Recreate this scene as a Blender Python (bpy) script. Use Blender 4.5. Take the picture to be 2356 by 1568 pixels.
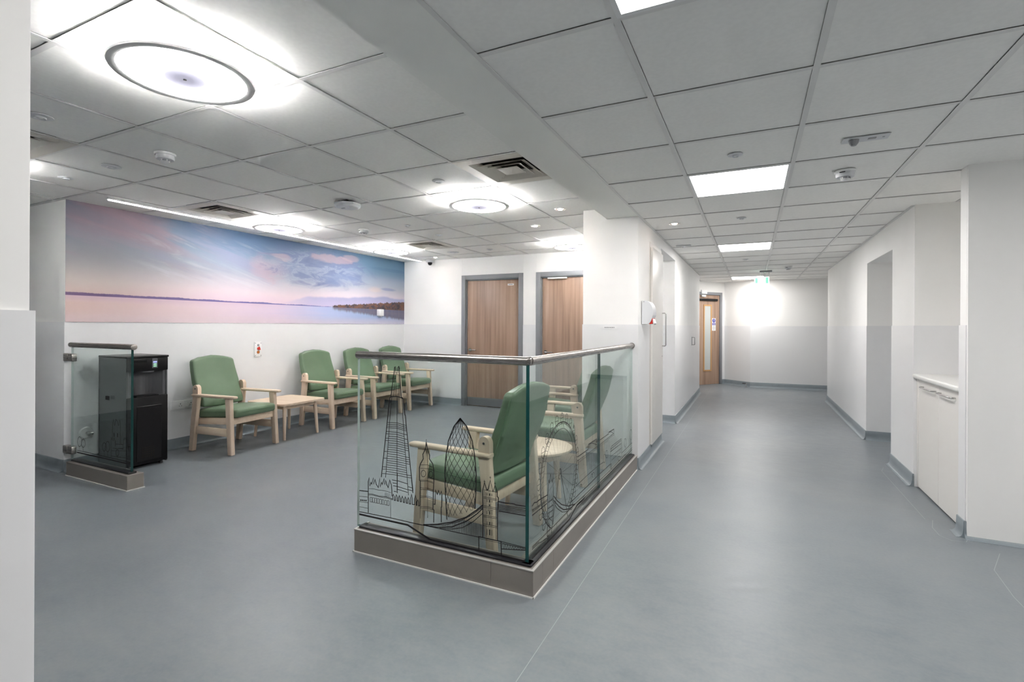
import bpy, bmesh, math, random
from mathutils import Vector, Matrix

random.seed(7)
scene = bpy.context.scene
for o in list(bpy.data.objects):
    bpy.data.objects.remove(o, do_unlink=True)
COL = scene.collection
PI = math.pi

# ------------------------------------------------------------------ camera
CAM_H = 1.25
TH = math.radians(25.76)
ROLL = -0.0045
F_PX, CY = 1145.5, 748.76
cam_data = bpy.data.cameras.new('camera')
cam_data.sensor_fit = 'HORIZONTAL'
cam_data.sensor_width = 36.0
cam_data.lens = F_PX * 36.0 / 2356.0
cam_data.shift_y = -(784.0 - CY) / 2356.0
cam_data.clip_start = 0.05
cam = bpy.data.objects.new('camera', cam_data)
COL.objects.link(cam)
_r = Vector((math.cos(TH), math.sin(TH), 0)); _u = Vector((0, 0, 1)); _f = Vector((-math.sin(TH), math.cos(TH), 0))
_R = _r * math.cos(ROLL) - _u * math.sin(ROLL)
_U = _r * math.sin(ROLL) + _u * math.cos(ROLL)
cam.matrix_world = Matrix(((_R.x, _U.x, -_f.x, 0), (_R.y, _U.y, -_f.y, 0), (_R.z, _U.z, -_f.z, CAM_H), (0, 0, 0, 1)))
scene.camera = cam

# ------------------------------------------------------------------ world, exposure
world = bpy.data.worlds.new('world')
scene.world = world
world.use_nodes = True
world.node_tree.nodes['Background'].inputs[0].default_value = (0.8, 0.85, 0.9, 1)
world.node_tree.nodes['Background'].inputs[1].default_value = 0.15
vs = scene.view_settings
vs.view_transform = 'Standard'
vs.look = 'None'
vs.gamma = 1.0
vs.exposure = 2.55
vs.use_curve_mapping = False
scene.cycles.max_bounces = 10
scene.cycles.diffuse_bounces = 8
scene.cycles.use_light_tree = False
scene.cycles.use_adaptive_sampling = True
scene.cycles.adaptive_threshold = 0.04
scene.cycles.adaptive_min_samples = 12
scene.cycles.glossy_bounces = 3
scene.cycles.transparent_max_bounces = 16
scene.cycles.caustics_reflective = False
scene.cycles.caustics_refractive = False
scene.cycles.sample_clamp_indirect = 60.0
# lamp strengths (fixtures of the place, and one panel added out of view)
E_PANEL, E_DISC, E_DRUM, E_HALO, E_STRIP = 5.2, 5.2, 2.2, 25.0, 2.2
W_SPOT_WARM, W_SPOT_COOL = 0.75, 0.8

# ------------------------------------------------------------------ materials
def lin(r, g, b):
    def c(v):
        v /= 255.0
        return v / 12.92 if v <= 0.04045 else ((v + 0.055) / 1.055) ** 2.4
    return (c(r), c(g), c(b), 1.0)

class NB:
    """small helper to write node expressions"""
    def __init__(self, mat):
        self.nt = mat.node_tree
        self.n = self.nt.nodes
        self.bsdf = self.n.get('Principled BSDF')
    def put(self, sock, v):
        if isinstance(v, bpy.types.NodeSocket):
            self.nt.links.new(v, sock)
        else:
            sock.default_value = v
    def coord(self, which='Object'):
        return self.n.new('ShaderNodeTexCoord').outputs[which]
    def sep(self, v):
        s = self.n.new('ShaderNodeSeparateXYZ'); self.put(s.inputs[0], v)
        return s.outputs[0], s.outputs[1], s.outputs[2]
    def comb(self, x=0.0, y=0.0, z=0.0):
        s = self.n.new('ShaderNodeCombineXYZ')
        for i, v in enumerate((x, y, z)): self.put(s.inputs[i], v)
        return s.outputs[0]
    def m(self, op, a, b=0.0, clamp=False):
        s = self.n.new('ShaderNodeMath'); s.operation = op; s.use_clamp = clamp
        self.put(s.inputs[0], a); self.put(s.inputs[1], b)
        return s.outputs[0]
    def add(self, a, b): return self.m('ADD', a, b)
    def sub(self, a, b): return self.m('SUBTRACT', a, b)
    def mul(self, a, b): return self.m('MULTIPLY', a, b)
    def mapv(self, v, scale):
        s = self.n.new('ShaderNodeMapping'); self.put(s.inputs[0], v)
        s.inputs[3].default_value = scale
        return s.outputs[0]
    def noise(self, v, scale=5.0, detail=3.0, rough=0.5, dist=0.0):
        s = self.n.new('ShaderNodeTexNoise'); self.put(s.inputs['Vector'], v)
        s.inputs['Scale'].default_value = scale; s.inputs['Detail'].default_value = detail
        s.inputs['Roughness'].default_value = rough; s.inputs['Distortion'].default_value = dist
        return s.outputs[0]
    def sstep(self, x, a, b):
        s = self.n.new('ShaderNodeMapRange'); s.interpolation_type = 'SMOOTHSTEP'
        self.put(s.inputs[0], x); s.inputs[1].default_value = a; s.inputs[2].default_value = b
        s.inputs[3].default_value = 0.0; s.inputs[4].default_value = 1.0
        return s.outputs[0]
    def inv(self, x): return self.sub(1.0, x)
    def ramp(self, f, stops, interp='LINEAR'):
        s = self.n.new('ShaderNodeValToRGB'); self.put(s.inputs[0], f)
        cr = s.color_ramp; cr.interpolation = interp
        while len(cr.elements) < len(stops): cr.elements.new(0.5)
        for e, (p, c) in zip(cr.elements, stops):
            e.position = p; e.color = c
        return s.outputs[0]
    def mix(self, f, a, b):
        s = self.n.new('ShaderNodeMix'); s.data_type = 'RGBA'
        self.put(s.inputs[0], f); self.put(s.inputs[6], a); self.put(s.inputs[7], b)
        return s.outputs[2]
    def bump(self, h, strength=0.1, dist=0.01):
        s = self.n.new('ShaderNodeBump'); self.put(s.inputs['Height'], h)
        s.inputs['Strength'].default_value = strength; s.inputs['Distance'].default_value = dist
        self.nt.links.new(s.outputs[0], self.bsdf.inputs['Normal'])

MATS = {}
def mat(name, col=(0.8, 0.8, 0.8, 1), rough=0.5, metal=0.0, spec=0.5, coat=0.0):
    m = bpy.data.materials.new(name); m.use_nodes = True
    b = m.node_tree.nodes['Principled BSDF']
    b.inputs['Base Color'].default_value = col
    b.inputs['Roughness'].default_value = rough
    b.inputs['Metallic'].default_value = metal
    b.inputs['Specular IOR Level'].default_value = spec
    b.inputs['Coat Weight'].default_value = coat
    MATS[name] = m
    return m

def varied(name, c1, c2, scale, rough, bump=0.0, bscale=None, stretch=(1, 1, 1), detail=4, spec=0.5):
    """base colour wandering between two close tones, optional fine relief"""
    m = mat(name, c1, rough, spec=spec); n = NB(m)
    v = n.mapv(n.coord(), stretch)
    f = n.noise(v, scale, detail, 0.6)
    n.put(n.bsdf.inputs['Base Color'], n.ramp(f, [(0.3, c1), (0.7, c2)]))
    if bump:
        n.bump(n.noise(v, bscale or scale * 4, 4, 0.6), bump, 0.005)
    return m

varied('wall_paint', lin(241, 240, 238), lin(244, 243, 241), 3, 0.6, detail=0)
varied('wall_cladding', lin(229, 229, 230), lin(232, 232, 233), 2, 0.28, detail=0)
varied('ceiling_tile', lin(249, 248, 245), lin(246, 245, 242), 60, 0.9, detail=0)
mat('grid_white', lin(229, 228, 226), 0.5)
mat('soffit_paint', lin(243, 243, 239), 0.7)
m = mat('floor_vinyl', lin(150, 160, 167), 0.36); n = NB(m)
v = n.coord()
f1 = n.noise(v, 1.3, 3, 0.6); f2 = n.noise(n.mapv(v, (1, 1.8, 1)), 9, 4, 0.65); f3 = n.noise(v, 60, 1, 0.6)
c = n.ramp(n.add(n.mul(f1, 0.45), n.add(n.mul(f2, 0.4), n.mul(f3, 0.15))), [(0.36, lin(111, 118, 124)), (0.5, lin(122, 128, 132)), (0.64, lin(131, 135, 137))])
n.put(n.bsdf.inputs['Base Color'], c)
n.put(n.bsdf.inputs['Roughness'], n.ramp(f2, [(0.3, (0.33, 0.33, 0.33, 1)), (0.7, (0.45, 0.45, 0.45, 1))]))
varied('skirting_vinyl', lin(126, 135, 141), lin(134, 143, 148), 8, 0.4)
mat('weld_seam', lin(158, 162, 164), 0.5)
# woods
def wood(name, c1, c2, c3, axis, rough=0.45, fine=26.0, long=0.9):
    m = mat(name, c1, rough); n = NB(m)
    v = n.coord()
    sc = [fine, fine, fine]; sc[axis] = long
    f = n.noise(n.mapv(v, tuple(sc)), 1.0, 6, 0.62, 0.3)
    sc2 = [fine * .22, fine * .22, fine * .22]; sc2[axis] = long * .5
    g = n.noise(n.mapv(v, tuple(sc2)), 1.0, 3, 0.5, 0.4)
    n.put(n.bsdf.inputs['Base Color'], n.ramp(n.add(n.mul(f, 0.55), n.mul(g, 0.45)), [(0.34, c3), (0.5, c1), (0.66, c2)]))
    return m
wood('beech', lin(219, 197, 174), lin(228, 209, 188), lin(206, 182, 158), 0, 0.42, 34, 3.0)
wood('beech_upright', lin(217, 195, 173), lin(226, 207, 187), lin(203, 179, 156), 2, 0.42, 34, 3.0)
wood('door_oak', lin(167, 138, 118), lin(184, 157, 136), lin(138, 112, 95), 2, 0.4, 24, 0.7)
wood('door_lipping', lin(196, 150, 98), lin(206, 162, 110), lin(180, 134, 84), 2, 0.4, 24, 0.7)
# upholstery
m = mat('green_vinyl', lin(110, 134, 107), 0.36); n = NB(m)
v = n.coord()
n.put(n.bsdf.inputs['Base Color'], n.ramp(n.noise(v, 6, 3), [(0.3, lin(104, 127, 100)), (0.7, lin(111, 133, 106))]))
n.bump(n.noise(v, 260, 2), 0.05, 0.002)
mat('green_piping', lin(100, 132, 98), 0.5)
# metals, plastics
m = mat('brushed_steel', lin(178, 172, 168), 0.3, 1.0); n = NB(m)
n.put(n.bsdf.inputs['Roughness'], n.ramp(n.noise(n.mapv(n.coord(), (3, 3, 160)), 3, 3), [(0.3, (0.22, 0.22, 0.22, 1)), (0.7, (0.38, 0.38, 0.38, 1))]))
mat('chrome', lin(200, 198, 196), 0.16, 1.0)
mat('kick_plate', lin(150, 152, 156), 0.42, 0.7)
varied('plinth_stone', lin(136, 130, 124), lin(143, 136, 129), 5, 0.45, 0.03, 90)
mat('plinth_edge', lin(196, 193, 189), 0.4, 0.3)
mat('silicone', lin(220, 219, 216), 0.5)
mat('gasket_black', lin(34, 34, 38), 0.35)
mat('print_black', lin(36, 33, 34), 0.55)
mat('frame_grey', lin(138, 140, 144), 0.45)
mat('white_plastic', lin(236, 236, 236), 0.35)
mat('off_white_plastic', lin(216, 217, 220), 0.4)
mat('grey_plastic', lin(150, 150, 154), 0.4)
mat('dark_grey_plastic', lin(60, 60, 64), 0.4)
mat('black_plastic', lin(18, 17, 19), 0.4, spec=0.3)
mat('black_gloss', lin(26, 24, 26), 0.32, spec=0.35)
mat('cooler_grey', lin(112, 111, 114), 0.4)
mat('cooler_steel', lin(96, 99, 100), 0.35, 0.2)
mat('cabinet_white', lin(226, 223, 219), 0.4)
mat('worktop', lin(232, 231, 228), 0.28)
mat('diffuser_cream', lin(208, 203, 194), 0.5)
mat('dark_void', lin(40, 36, 30), 0.8)
mat('red_plastic', lin(205, 50, 40), 0.35)
mat('amber_plastic', lin(176, 98, 34), 0.35)
mat('blue_print', lin(62, 66, 168), 0.4)
mat('white_print', lin(240, 240, 242), 0.4)
mat('grey_print', lin(120, 122, 128), 0.5)
mat('lamp_trim', lin(248, 246, 244), 0.5)
mat('copper_reflector', lin(214, 168, 150), 0.2, 1.0)
mat('door_glass', lin(196, 200, 198), 0.12)
mat('rubber', lin(70, 70, 72), 0.7)

# clear balustrade glass: green tinted pass-through with a mirror-like sheen
m = bpy.data.materials.new('balustrade_glass'); m.use_nodes = True; MATS['balustrade_glass'] = m
nt = m.node_tree; nt.nodes.clear()
out = nt.nodes.new('ShaderNodeOutputMaterial')
tr = nt.nodes.new('ShaderNodeBsdfTransparent'); tr.inputs[0].default_value = (0.945, 0.98, 0.968, 1)
gl = nt.nodes.new('ShaderNodeBsdfGlossy'); gl.inputs['Roughness'].default_value = 0.0; gl.inputs[0].default_value = (0.95, 1, 0.98, 1)
fr = nt.nodes.new('ShaderNodeFresnel'); fr.inputs[0].default_value = 1.5
mx = nt.nodes.new('ShaderNodeMixShader')
geo = nt.nodes.new('ShaderNodeNewGeometry'); ma = nt.nodes.new('ShaderNodeMath'); ma.operation = 'MULTIPLY_ADD'
nt.links.new(geo.outputs['Backfacing'], ma.inputs[0]); ma.inputs[1].default_value = 1 / 1.5 - 1.5; ma.inputs[2].default_value = 1.5
nt.links.new(ma.outputs[0], fr.inputs[0])
nt.links.new(fr.outputs[0], mx.inputs[0]); nt.links.new(tr.outputs[0], mx.inputs[1]); nt.links.new(gl.outputs[0], mx.inputs[2])
nt.links.new(mx.outputs[0], out.inputs[0])
mat('glass_edge', lin(22, 74, 72), 0.15, spec=0.6)
mat('glass_edge_pale', lin(186, 198, 196), 0.25)

def emitter(name, col, strength):
    m = bpy.data.materials.new(name); m.use_nodes = True; MATS[name] = m
    b = m.node_tree.nodes['Principled BSDF']
    b.inputs['Base Color'].default_value = (0.8, 0.8, 0.8, 1)
    b.inputs['Emission Color'].default_value = col
    b.inputs['Emission Strength'].default_value = strength
    return m
emitter('panel_light', (1.0, 0.978, 0.955, 1), E_PANEL)
emitter('drum_light', (1.0, 0.975, 0.96, 1), E_DRUM)
emitter('halo_light', (0.99, 0.985, 1.0, 1), E_HALO)
emitter('strip_light', (1.0, 0.98, 0.97, 1), E_STRIP)
emitter('spot_face', (1.0, 0.86, 0.76, 1), 12.0)
emitter('led_blue', (0.15, 0.2, 1.0, 1), 0.16)
emitter('led_green', (0.1, 0.9, 0.35, 1), 0.09)
emitter('sign_white', (0.85, 1.0, 0.93, 1), 0.4)
emitter('sign_green', (0.05, 0.8, 0.35, 1), 0.22)
for k_ in ('spot_face', 'led_blue', 'led_green', 'sign_white', 'sign_green', 'drum_light'):
    MATS[k_].cycles.emission_sampling = 'NONE'
# round lamp diffuser: the light falls off towards its centre cap
m = emitter('disc_light', (1, 1, 1, 1), E_DISC); n = NB(m)
x, y, z = n.sep(n.coord())
r = n.m('SQRT', n.add(n.mul(x, x), n.mul(y, y)))
n.put(n.bsdf.inputs['Emission Strength'], n.mul(n.ramp(n.mul(r, 4.0), [(0.0, (0.014, 0.014, 0.014, 1)), (0.12, (0.016, 0.016, 0.016, 1)), (0.26, (0.03, 0.03, 0.03, 1)), (0.42, (0.08, 0.08, 0.08, 1)), (0.7, (1, 1, 1, 1))]), E_DISC))
n.put(n.bsdf.inputs['Emission Color'], n.ramp(n.mul(r, 4.0), [(0.15, (0.80, 0.77, 1.0, 1)), (0.5, (1.0, 0.995, 1.0, 1))]))

# lake mural printed on the wall covering
def build_mural():
    m = mat('lake_mural', (1, 1, 1, 1), 0.55); n = NB(m)
    _, s, t = n.sep(n.coord())
    HZ = 0.232
    base_l = n.ramp(t, [(0.22, lin(214, 186, 180)), (0.36, lin(210, 197, 192)), (0.55, lin(190, 188, 193)), (0.78, lin(158, 164, 181)), (1.0, lin(140, 150, 172))])
    base_r = n.ramp(t, [(0.22, lin(232, 206, 220)), (0.34, lin(234, 214, 222)), (0.47, lin(220, 214, 224)), (0.62, lin(192, 202, 222)), (0.8, lin(146, 172, 202)), (1.0, lin(104, 140, 178))])
    colr = n.mix(n.sstep(s, 0.1, 1.5), base_l, base_r)
    # deep blue wedge at the upper middle, teal at the upper right
    w1 = n.mul(n.sstep(t, 0.72, 1.02), n.mul(n.sstep(s, 0.7, 1.1), n.inv(n.sstep(s, 2.6, 3.6))))
    colr = n.mix(n.mul(w1, 0.8), colr, lin(92, 124, 166))
    w2 = n.mul(n.sstep(t, 0.66, 0.9), n.sstep(s, 2.9, 3.9))
    colr = n.mix(n.mul(w2, 0.75), colr, lin(108, 154, 186))
    # long streaks sloping down to the right
    q = n.add(t, n.mul(s, 0.26))
    st = n.noise(n.comb(n.mul(s, 0.9), n.mul(q, 5.5), 3.0), 1.0, 5, 0.55, 0.3)
    ml = n.mul(n.sstep(t, 0.42, 0.62), n.inv(n.sstep(s, 0.9, 1.6)))
    band = n.mul(n.sstep(q, 0.84, 1.0), n.inv(n.sstep(q, 1.14, 1.24)))
    colr = n.mix(n.mul(n.mul(band, n.inv(n.sstep(s, 0.75, 1.05))), n.mul(n.sstep(st, 0.36, 0.56), 0.75)), colr, lin(192, 158, 172))
    colr = n.mix(n.mul(n.mul(n.sstep(st, 0.47, 0.6), ml), 0.4), colr, lin(196, 176, 190))
    st2 = n.noise(n.comb(n.mul(s, 0.8), n.mul(q, 6.5), 9.0), 1.0, 6, 0.6, 0.4)
    mm = n.mul(n.mul(n.sstep(t, 0.36, 0.5), n.inv(n.sstep(t, 0.8, 0.95))), n.mul(n.sstep(s, 0.35, 0.9), n.inv(n.sstep(s, 1.7, 2.3))))
    colr = n.mix(n.mul(n.mul(n.sstep(st2, 0.46, 0.62), mm), 0.6), colr, lin(176, 178, 212))
    colr = n.mix(n.mul(n.mul(n.inv(n.sstep(st2, 0.36, 0.48)), mm), 0.6), colr, lin(226, 226, 236))
    # the big lavender cloud and its pink fringes
    cn = n.noise(n.comb(n.mul(s, 1.7), n.mul(t, 5.0), 1.0), 1.3, 7, 0.6, 0.8)
    def blob(cs, ct, rs, rt, wob=3.6):
        a = n.m('POWER', n.m('DIVIDE', n.m('ABSOLUTE', n.sub(s, cs)), rs), 2.0)
        b = n.m('POWER', n.m('DIVIDE', n.m('ABSOLUTE', n.sub(t, ct)), rt), 2.0)
        e = n.add(n.add(a, b), n.mul(n.sub(cn, 0.5), wob))
        return n.inv(n.sstep(e, 0.1, 1.35))
    colr = n.mix(n.mul(blob(0.42, 0.96, 0.42, 0.2, 2.4), 0.6), colr, lin(186, 156, 170))
    colr = n.mix(n.mul(blob(2.0, 0.66, 0.32, 0.17), 0.75), colr, lin(226, 196, 206))
    colr = n.mix(n.mul(blob(2.76, 0.73, 0.98, 0.25, 2.6), 0.9), colr, n.ramp(cn, [(0.34, lin(124, 138, 184)), (0.48, lin(142, 156, 198)), (0.53, lin(176, 190, 220)), (0.57, lin(144, 160, 202)), (0.66, lin(198, 206, 228))]))
    colr = n.mix(n.mul(blob(3.15, 0.62, 0.4, 0.09), 0.6), colr, lin(150, 168, 212))
    colr = n.mix(n.mul(blob(2.95, 0.895, 0.3, 0.05, 7.0), 0.55), colr, lin(226, 196, 200))
    colr = n.mix(n.mul(blob(3.35, 0.955, 0.16, 0.045, 7.0), 0.5), colr, lin(226, 196, 200))
    colr = n.mix(n.mul(blob(2.15, 0.8, 0.16, 0.05, 7.0), 0.5), colr, lin(230, 202, 204))
    colr = n.mix(n.mul(blob(3.83, 0.53, 0.18, 0.05), 0.7), colr, lin(238, 220, 214))
    colr = n.mix(n.mul(blob(4.15, 0.55, 0.2, 0.025, 1.0), 0.8), colr, lin(158, 172, 210))
    colr = n.mix(n.mul(blob(4.2, 0.86, 0.5, 0.03, 1.0), 0.5), colr, lin(92, 138, 178))
    # far blue hills
    hn = n.noise(n.comb(n.mul(s, 2.4), 4.0, 0.0), 1.0, 4, 0.55)
    hh = n.add(n.ramp(n.mul(s, 0.2198), [(0.45, (0, 0, 0, 1)), (0.56, (0.13, 0.13, 0.13, 1)), (0.72, (0.15, 0.15, 0.15, 1)), (0.88, (0.2, 0.2, 0.2, 1)), (1.0, (0.19, 0.19, 0.19, 1))]), n.mul(n.sub(hn, 0.5), 0.08))
    hm = n.inv(n.sstep(n.sub(n.sub(t, HZ), hh), -0.025, 0.012))
    colr = n.mix(n.mul(hm, n.mul(n.sstep(s, 1.9, 2.8), 0.8)), colr, n.ramp(n.sub(t, HZ), [(0.0, lin(196, 188, 224)), (0.16, lin(158, 166, 212))]))
    # water
    wn = n.noise(n.comb(n.mul(s, 0.8), n.mul(t, 26.0), 0.0), 1.0, 4, 0.6, 0.2)
    wcol = n.ramp(n.add(n.mul(s, 0.2198), n.mul(n.sub(wn, 0.5), 0.12)), [(0.0, lin(226, 196, 188)), (0.2, lin(230, 206, 210)), (0.45, lin(226, 206, 226)), (0.62, lin(184, 194, 230)), (0.8, lin(166, 186, 224)), (1.0, lin(160, 176, 212))])
    wcol = n.mix(n.mul(n.inv(n.sstep(t, 0.0, 0.13)), 0.55), wcol, lin(228, 210, 216))
    near = n.mul(n.sstep(t, 0.16, 0.225), 0.6)
    wcol = n.mix(n.mul(near, n.inv(n.sstep(s, 0.3, 3.2))), wcol, lin(214, 184, 204))
    # forest heights
    fn = n.noise(n.comb(n.mul(s, 14.0), 0.0, 0.0), 1.0, 6, 0.72)
    fh = n.add(n.mul(n.m('MAXIMUM', n.sub(s, 2.96), 0.0), 0.075), n.add(0.012, n.mul(n.sub(fn, 0.45), 0.12)))
    fmask_s = n.sstep(s, 2.96, 3.0)
    refl = n.mul(fmask_s, n.sstep(n.add(n.sub(t, HZ), n.mul(fh, 1.15)), -0.03, 0.02))
    wcol = n.mix(n.mul(refl, 0.85), wcol, n.ramp(n.add(fn, n.mul(n.sub(wn, .5), .5)), [(0.35, lin(92, 88, 118)), (0.6, lin(118, 104, 118))]))
    water = n.inv(n.sstep(t, HZ - 0.002, HZ + 0.002))
    colr = n.mix(water, colr, wcol)
    # far shore trees, then the near forest
    tn = n.noise(n.comb(n.mul(s, 30.0), 2.0, 0.0), 1.0, 4, 0.7)
    tw = n.noise(n.comb(n.mul(s, 3.0), 7.0, 0.0), 1.0, 2, 0.5)
    thh = n.add(n.mul(n.inv(n.mul(s, 0.3)), 0.02), n.add(n.mul(n.sub(tn, 0.4), 0.018), n.mul(n.sub(tw, 0.45), 0.03)))
    up = n.sstep(t, HZ - 0.004, HZ - 0.002)
    tm = n.mul(up, n.inv(n.sstep(n.sub(n.sub(t, HZ), thh), -0.002, 0.003)))
    colr = n.mix(n.mul(tm, n.inv(n.sstep(s, 2.9, 3.0))), colr, n.ramp(n.mul(s, 0.33), [(0.0, lin(126, 100, 136)), (0.5, lin(120, 108, 168)), (1.0, lin(120, 128, 188))]))
    fm = n.mul(n.mul(up, fmask_s), n.inv(n.sstep(n.sub(n.sub(t, HZ), fh), -0.004, 0.006)))
    ft = n.noise(n.comb(n.mul(s, 9.0), n.mul(t, 14.0), 5.0), 1.0, 6, 0.7)
    colr = n.mix(fm, colr, n.ramp(ft, [(0.36, lin(66, 58, 66)), (0.48, lin(94, 80, 84)), (0.56, lin(140, 92, 70)), (0.66, lin(96, 96, 78))]))
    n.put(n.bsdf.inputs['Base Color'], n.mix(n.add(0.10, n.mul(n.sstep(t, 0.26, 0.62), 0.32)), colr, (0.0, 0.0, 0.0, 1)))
build_mural()

# ------------------------------------------------------------------ mesh helpers
class MB:
    def __init__(self):
        self.bm = bmesh.new()
    def _tag(self, faces, mi, smooth):
        for f in faces:
            f.material_index = mi; f.smooth = smooth
    def box(self, x0, x1, y0, y1, z0, z1, mi=0, r=0.0, seg=2):
        bm = self.bm
        vs_ = [bm.verts.new((x, y, z)) for x in (x0, x1) for y in (y0, y1) for z in (z0, z1)]
        idx = [(0, 1, 3, 2), (4, 6, 7, 5), (0, 4, 5, 1), (2, 3, 7, 6), (0, 2, 6, 4), (1, 5, 7, 3)]
        fs = [bm.faces.new([vs_[i] for i in q]) for q in idx]
        self._tag(fs, mi, False)
        if r > 0:
            es = list({e for f in fs for e in f.edges})
            res = bmesh.ops.bevel(bm, geom=es, offset=r, segments=seg, affect='EDGES', profile=0.5)
            self._tag(res['faces'], mi, seg > 1)
        return self
    def hexa(self, b, t, mi=0, r=0.0, seg=2):
        """box from four bottom and four top corners (same winding)"""
        bm = self.bm
        B = [bm.verts.new(p) for p in b]; T = [bm.verts.new(p) for p in t]
        n = len(B)
        fs = [bm.faces.new(B[::-1]), bm.faces.new(T)] + [bm.faces.new((B[i], B[(i + 1) % n], T[(i + 1) % n], T[i])) for i in range(n)]
        self._tag(fs, mi, False)
        if r > 0:
            es = list({e for f in fs for e in f.edges})
            res = bmesh.ops.bevel(bm, geom=es, offset=r, segments=seg, affect='EDGES', profile=0.5)
            self._tag(res['faces'], mi, seg > 1)
        return self
    def prism(self, poly, fn, a, b, mi=0, smooth=False, caps=True):
        """2D polygon swept from a to b; fn(p, q, w) -> xyz"""
        bm = self.bm
        A = [bm.verts.new(fn(p, q, a)) for p, q in poly]; B = [bm.verts.new(fn(p, q, b)) for p, q in poly]
        n = len(poly); fs = []
        for i in range(n):
            fs.append(bm.faces.new((A[i], A[(i + 1) % n], B[(i + 1) % n], B[i])))
        if caps:
            fs.append(bm.faces.new(A[::-1])); fs.append(bm.faces.new(B))
        self._tag(fs, mi, smooth)
        return self
    def tube(self, path, r, n=12, mi=0, caps=True):
        bm = self.bm
        path = [Vector(p) for p in path]
        rs = r if isinstance(r, (list, tuple)) else [r] * len(path)
        rings = []; up = None
        for i, p in enumerate(path):
            d = (path[min(i + 1, len(path) - 1)] - path[max(i - 1, 0)]).normalized()
            if up is None:
                up = Vector((0, 0, 1)) if abs(d.z) < 0.9 else Vector((1, 0, 0))
            s = d.cross(up).normalized(); up = s.cross(d).normalized()
            rings.append([bm.verts.new(p + (s * math.cos(2 * PI * k / n) + up * math.sin(2 * PI * k / n)) * rs[i]) for k in range(n)])
        fs = []
        for a, b in zip(rings, rings[1:]):
            for k in range(n):
                fs.append(bm.faces.new((a[k], a[(k + 1) % n], b[(k + 1) % n], b[k])))
        self._tag(fs, mi, True)
        if caps:
            self._tag([bm.faces.new(rings[0][::-1]), bm.faces.new(rings[-1])], mi, False)
        return self
    def lathe(self, prof, c=(0, 0, 0), n=32, mi=0, axis='Z', smooth=True, a0=0.0, a1=2 * PI):
        bm = self.bm; rings = []
        full = abs(a1 - a0 - 2 * PI) < 1e-6
        cnt = n if full else n + 1
        for r, h in prof:
            if r < 1e-6:
                p = (c[0], c[1], c[2] + h) if axis == 'Z' else ((c[0] + h, c[1], c[2]) if axis == 'X' else (c[0], c[1] + h, c[2]))
                rings.append([bm.verts.new(p)])
            else:
                ring = []
                for k in range(cnt):
                    a = a0 + (a1 - a0) * k / n
                    u, v = r * math.cos(a), r * math.sin(a)
                    p = (c[0] + u, c[1] + v, c[2] + h) if axis == 'Z' else ((c[0] + h, c[1] + u, c[2] + v) if axis == 'X' else (c[0] + u, c[1] + h, c[2] + v))
                    ring.append(bm.verts.new(p))
                rings.append(ring)
        fs = []
        for a, b in zip(rings, rings[1:]):
            if len(a) == 1 and len(b) == 1: continue
            for k in range(cnt if full else cnt - 1):
                k2 = (k + 1) % cnt
                if len(a) == 1: fs.append(bm.faces.new((a[0], b[k2], b[k])))
                elif len(b) == 1: fs.append(bm.faces.new((a[k], a[k2], b[0])))
                else: fs.append(bm.faces.new((a[k], a[k2], b[k2], b[k])))
        self._tag(fs, mi, smooth)
        return self
    def cushion(self, hx, hy, hz, r, fn, n=9, mi=0):
        """rounded block centred on 0, then bent by fn(x,y,z)->xyz"""
        bm = self.bm
        half = (hx, hy, hz)
        cache = {}
        def vert(p):
            k = tuple(round(c, 6) for c in p)
            if k not in cache:
                q = []; o = []
                for c, h in zip(p, half):
                    i = max(-(h - r), min(h - r, c * h)); q.append(i); o.append(c * h - i)
                ov = Vector(o)
                if ov.length > 1e-9: ov = ov.normalized() * r
                # keep faces flat: project
                cache[k] = bm.verts.new(fn(*(Vector(q) + ov)))
            return cache[k]
        def knots(h):
            e = 1 - r / h
            ks = [-1, -1 + (1 - e) * .33, -1 + (1 - e) * .66]
            ks += [-e + 2 * e * k / n for k in range(n + 1)]
            ks += [1 - (1 - e) * .66, 1 - (1 - e) * .33, 1]
            return ks
        K = [knots(h) for h in half]
        fs = []
        for ax in range(3):
            b, c = [i for i in range(3) if i != ax]
            for sgn in (-1, 1):
                for i in range(len(K[b]) - 1):
                    for j in range(len(K[c]) - 1):
                        quad = []
                        for di, dj in ((0, 0), (1, 0), (1, 1), (0, 1)):
                            p = [0, 0, 0]; p[ax] = sgn; p[b] = K[b][i + di]; p[c] = K[c][j + dj]
                            quad.append(vert(p))
                        if len(set(quad)) < 3: continue
                        quad = list(dict.fromkeys(quad))
                        try: fs.append(bm.faces.new(quad))
                        except ValueError: pass
        self._tag(fs, mi, True)
        return self
    def ribbon(self, pts, w, fn, mi=0):
        """flat line of width w along 2D pts; fn(p,q)->xyz"""
        bm = self.bm
        P = [Vector((a, b)) for a, b in pts]
        P = [p for i, p in enumerate(P) if i == 0 or (p - P[i - 1]).length > 1e-5]
        if len(P) < 2: return self
        L = []; R = []
        for i, p in enumerate(P):
            d1 = (P[i] - P[i - 1]).normalized() if i else None
            d2 = (P[i + 1] - P[i]).normalized() if i < len(P) - 1 else None
            d = ((d1 or d2) + (d2 or d1))
            d = d.normalized() if d.length > 0.2 else (d1 or d2)
            nn = Vector((-d.y, d.x))
            k = 1.0
            if d1 and d2: k = min(1.8, 1.0 / max(0.3, nn.dot(Vector((-d1.y, d1.x)))))
            L.append(bm.verts.new(fn(*(p + nn * w / 2 * k)))); R.append(bm.verts.new(fn(*(p - nn * w / 2 * k))))
        fs = [bm.faces.new((L[i], L[i + 1], R[i + 1], R[i])) for i in range(len(P) - 1)]
        self._tag(fs, mi, False)
        return self
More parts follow.
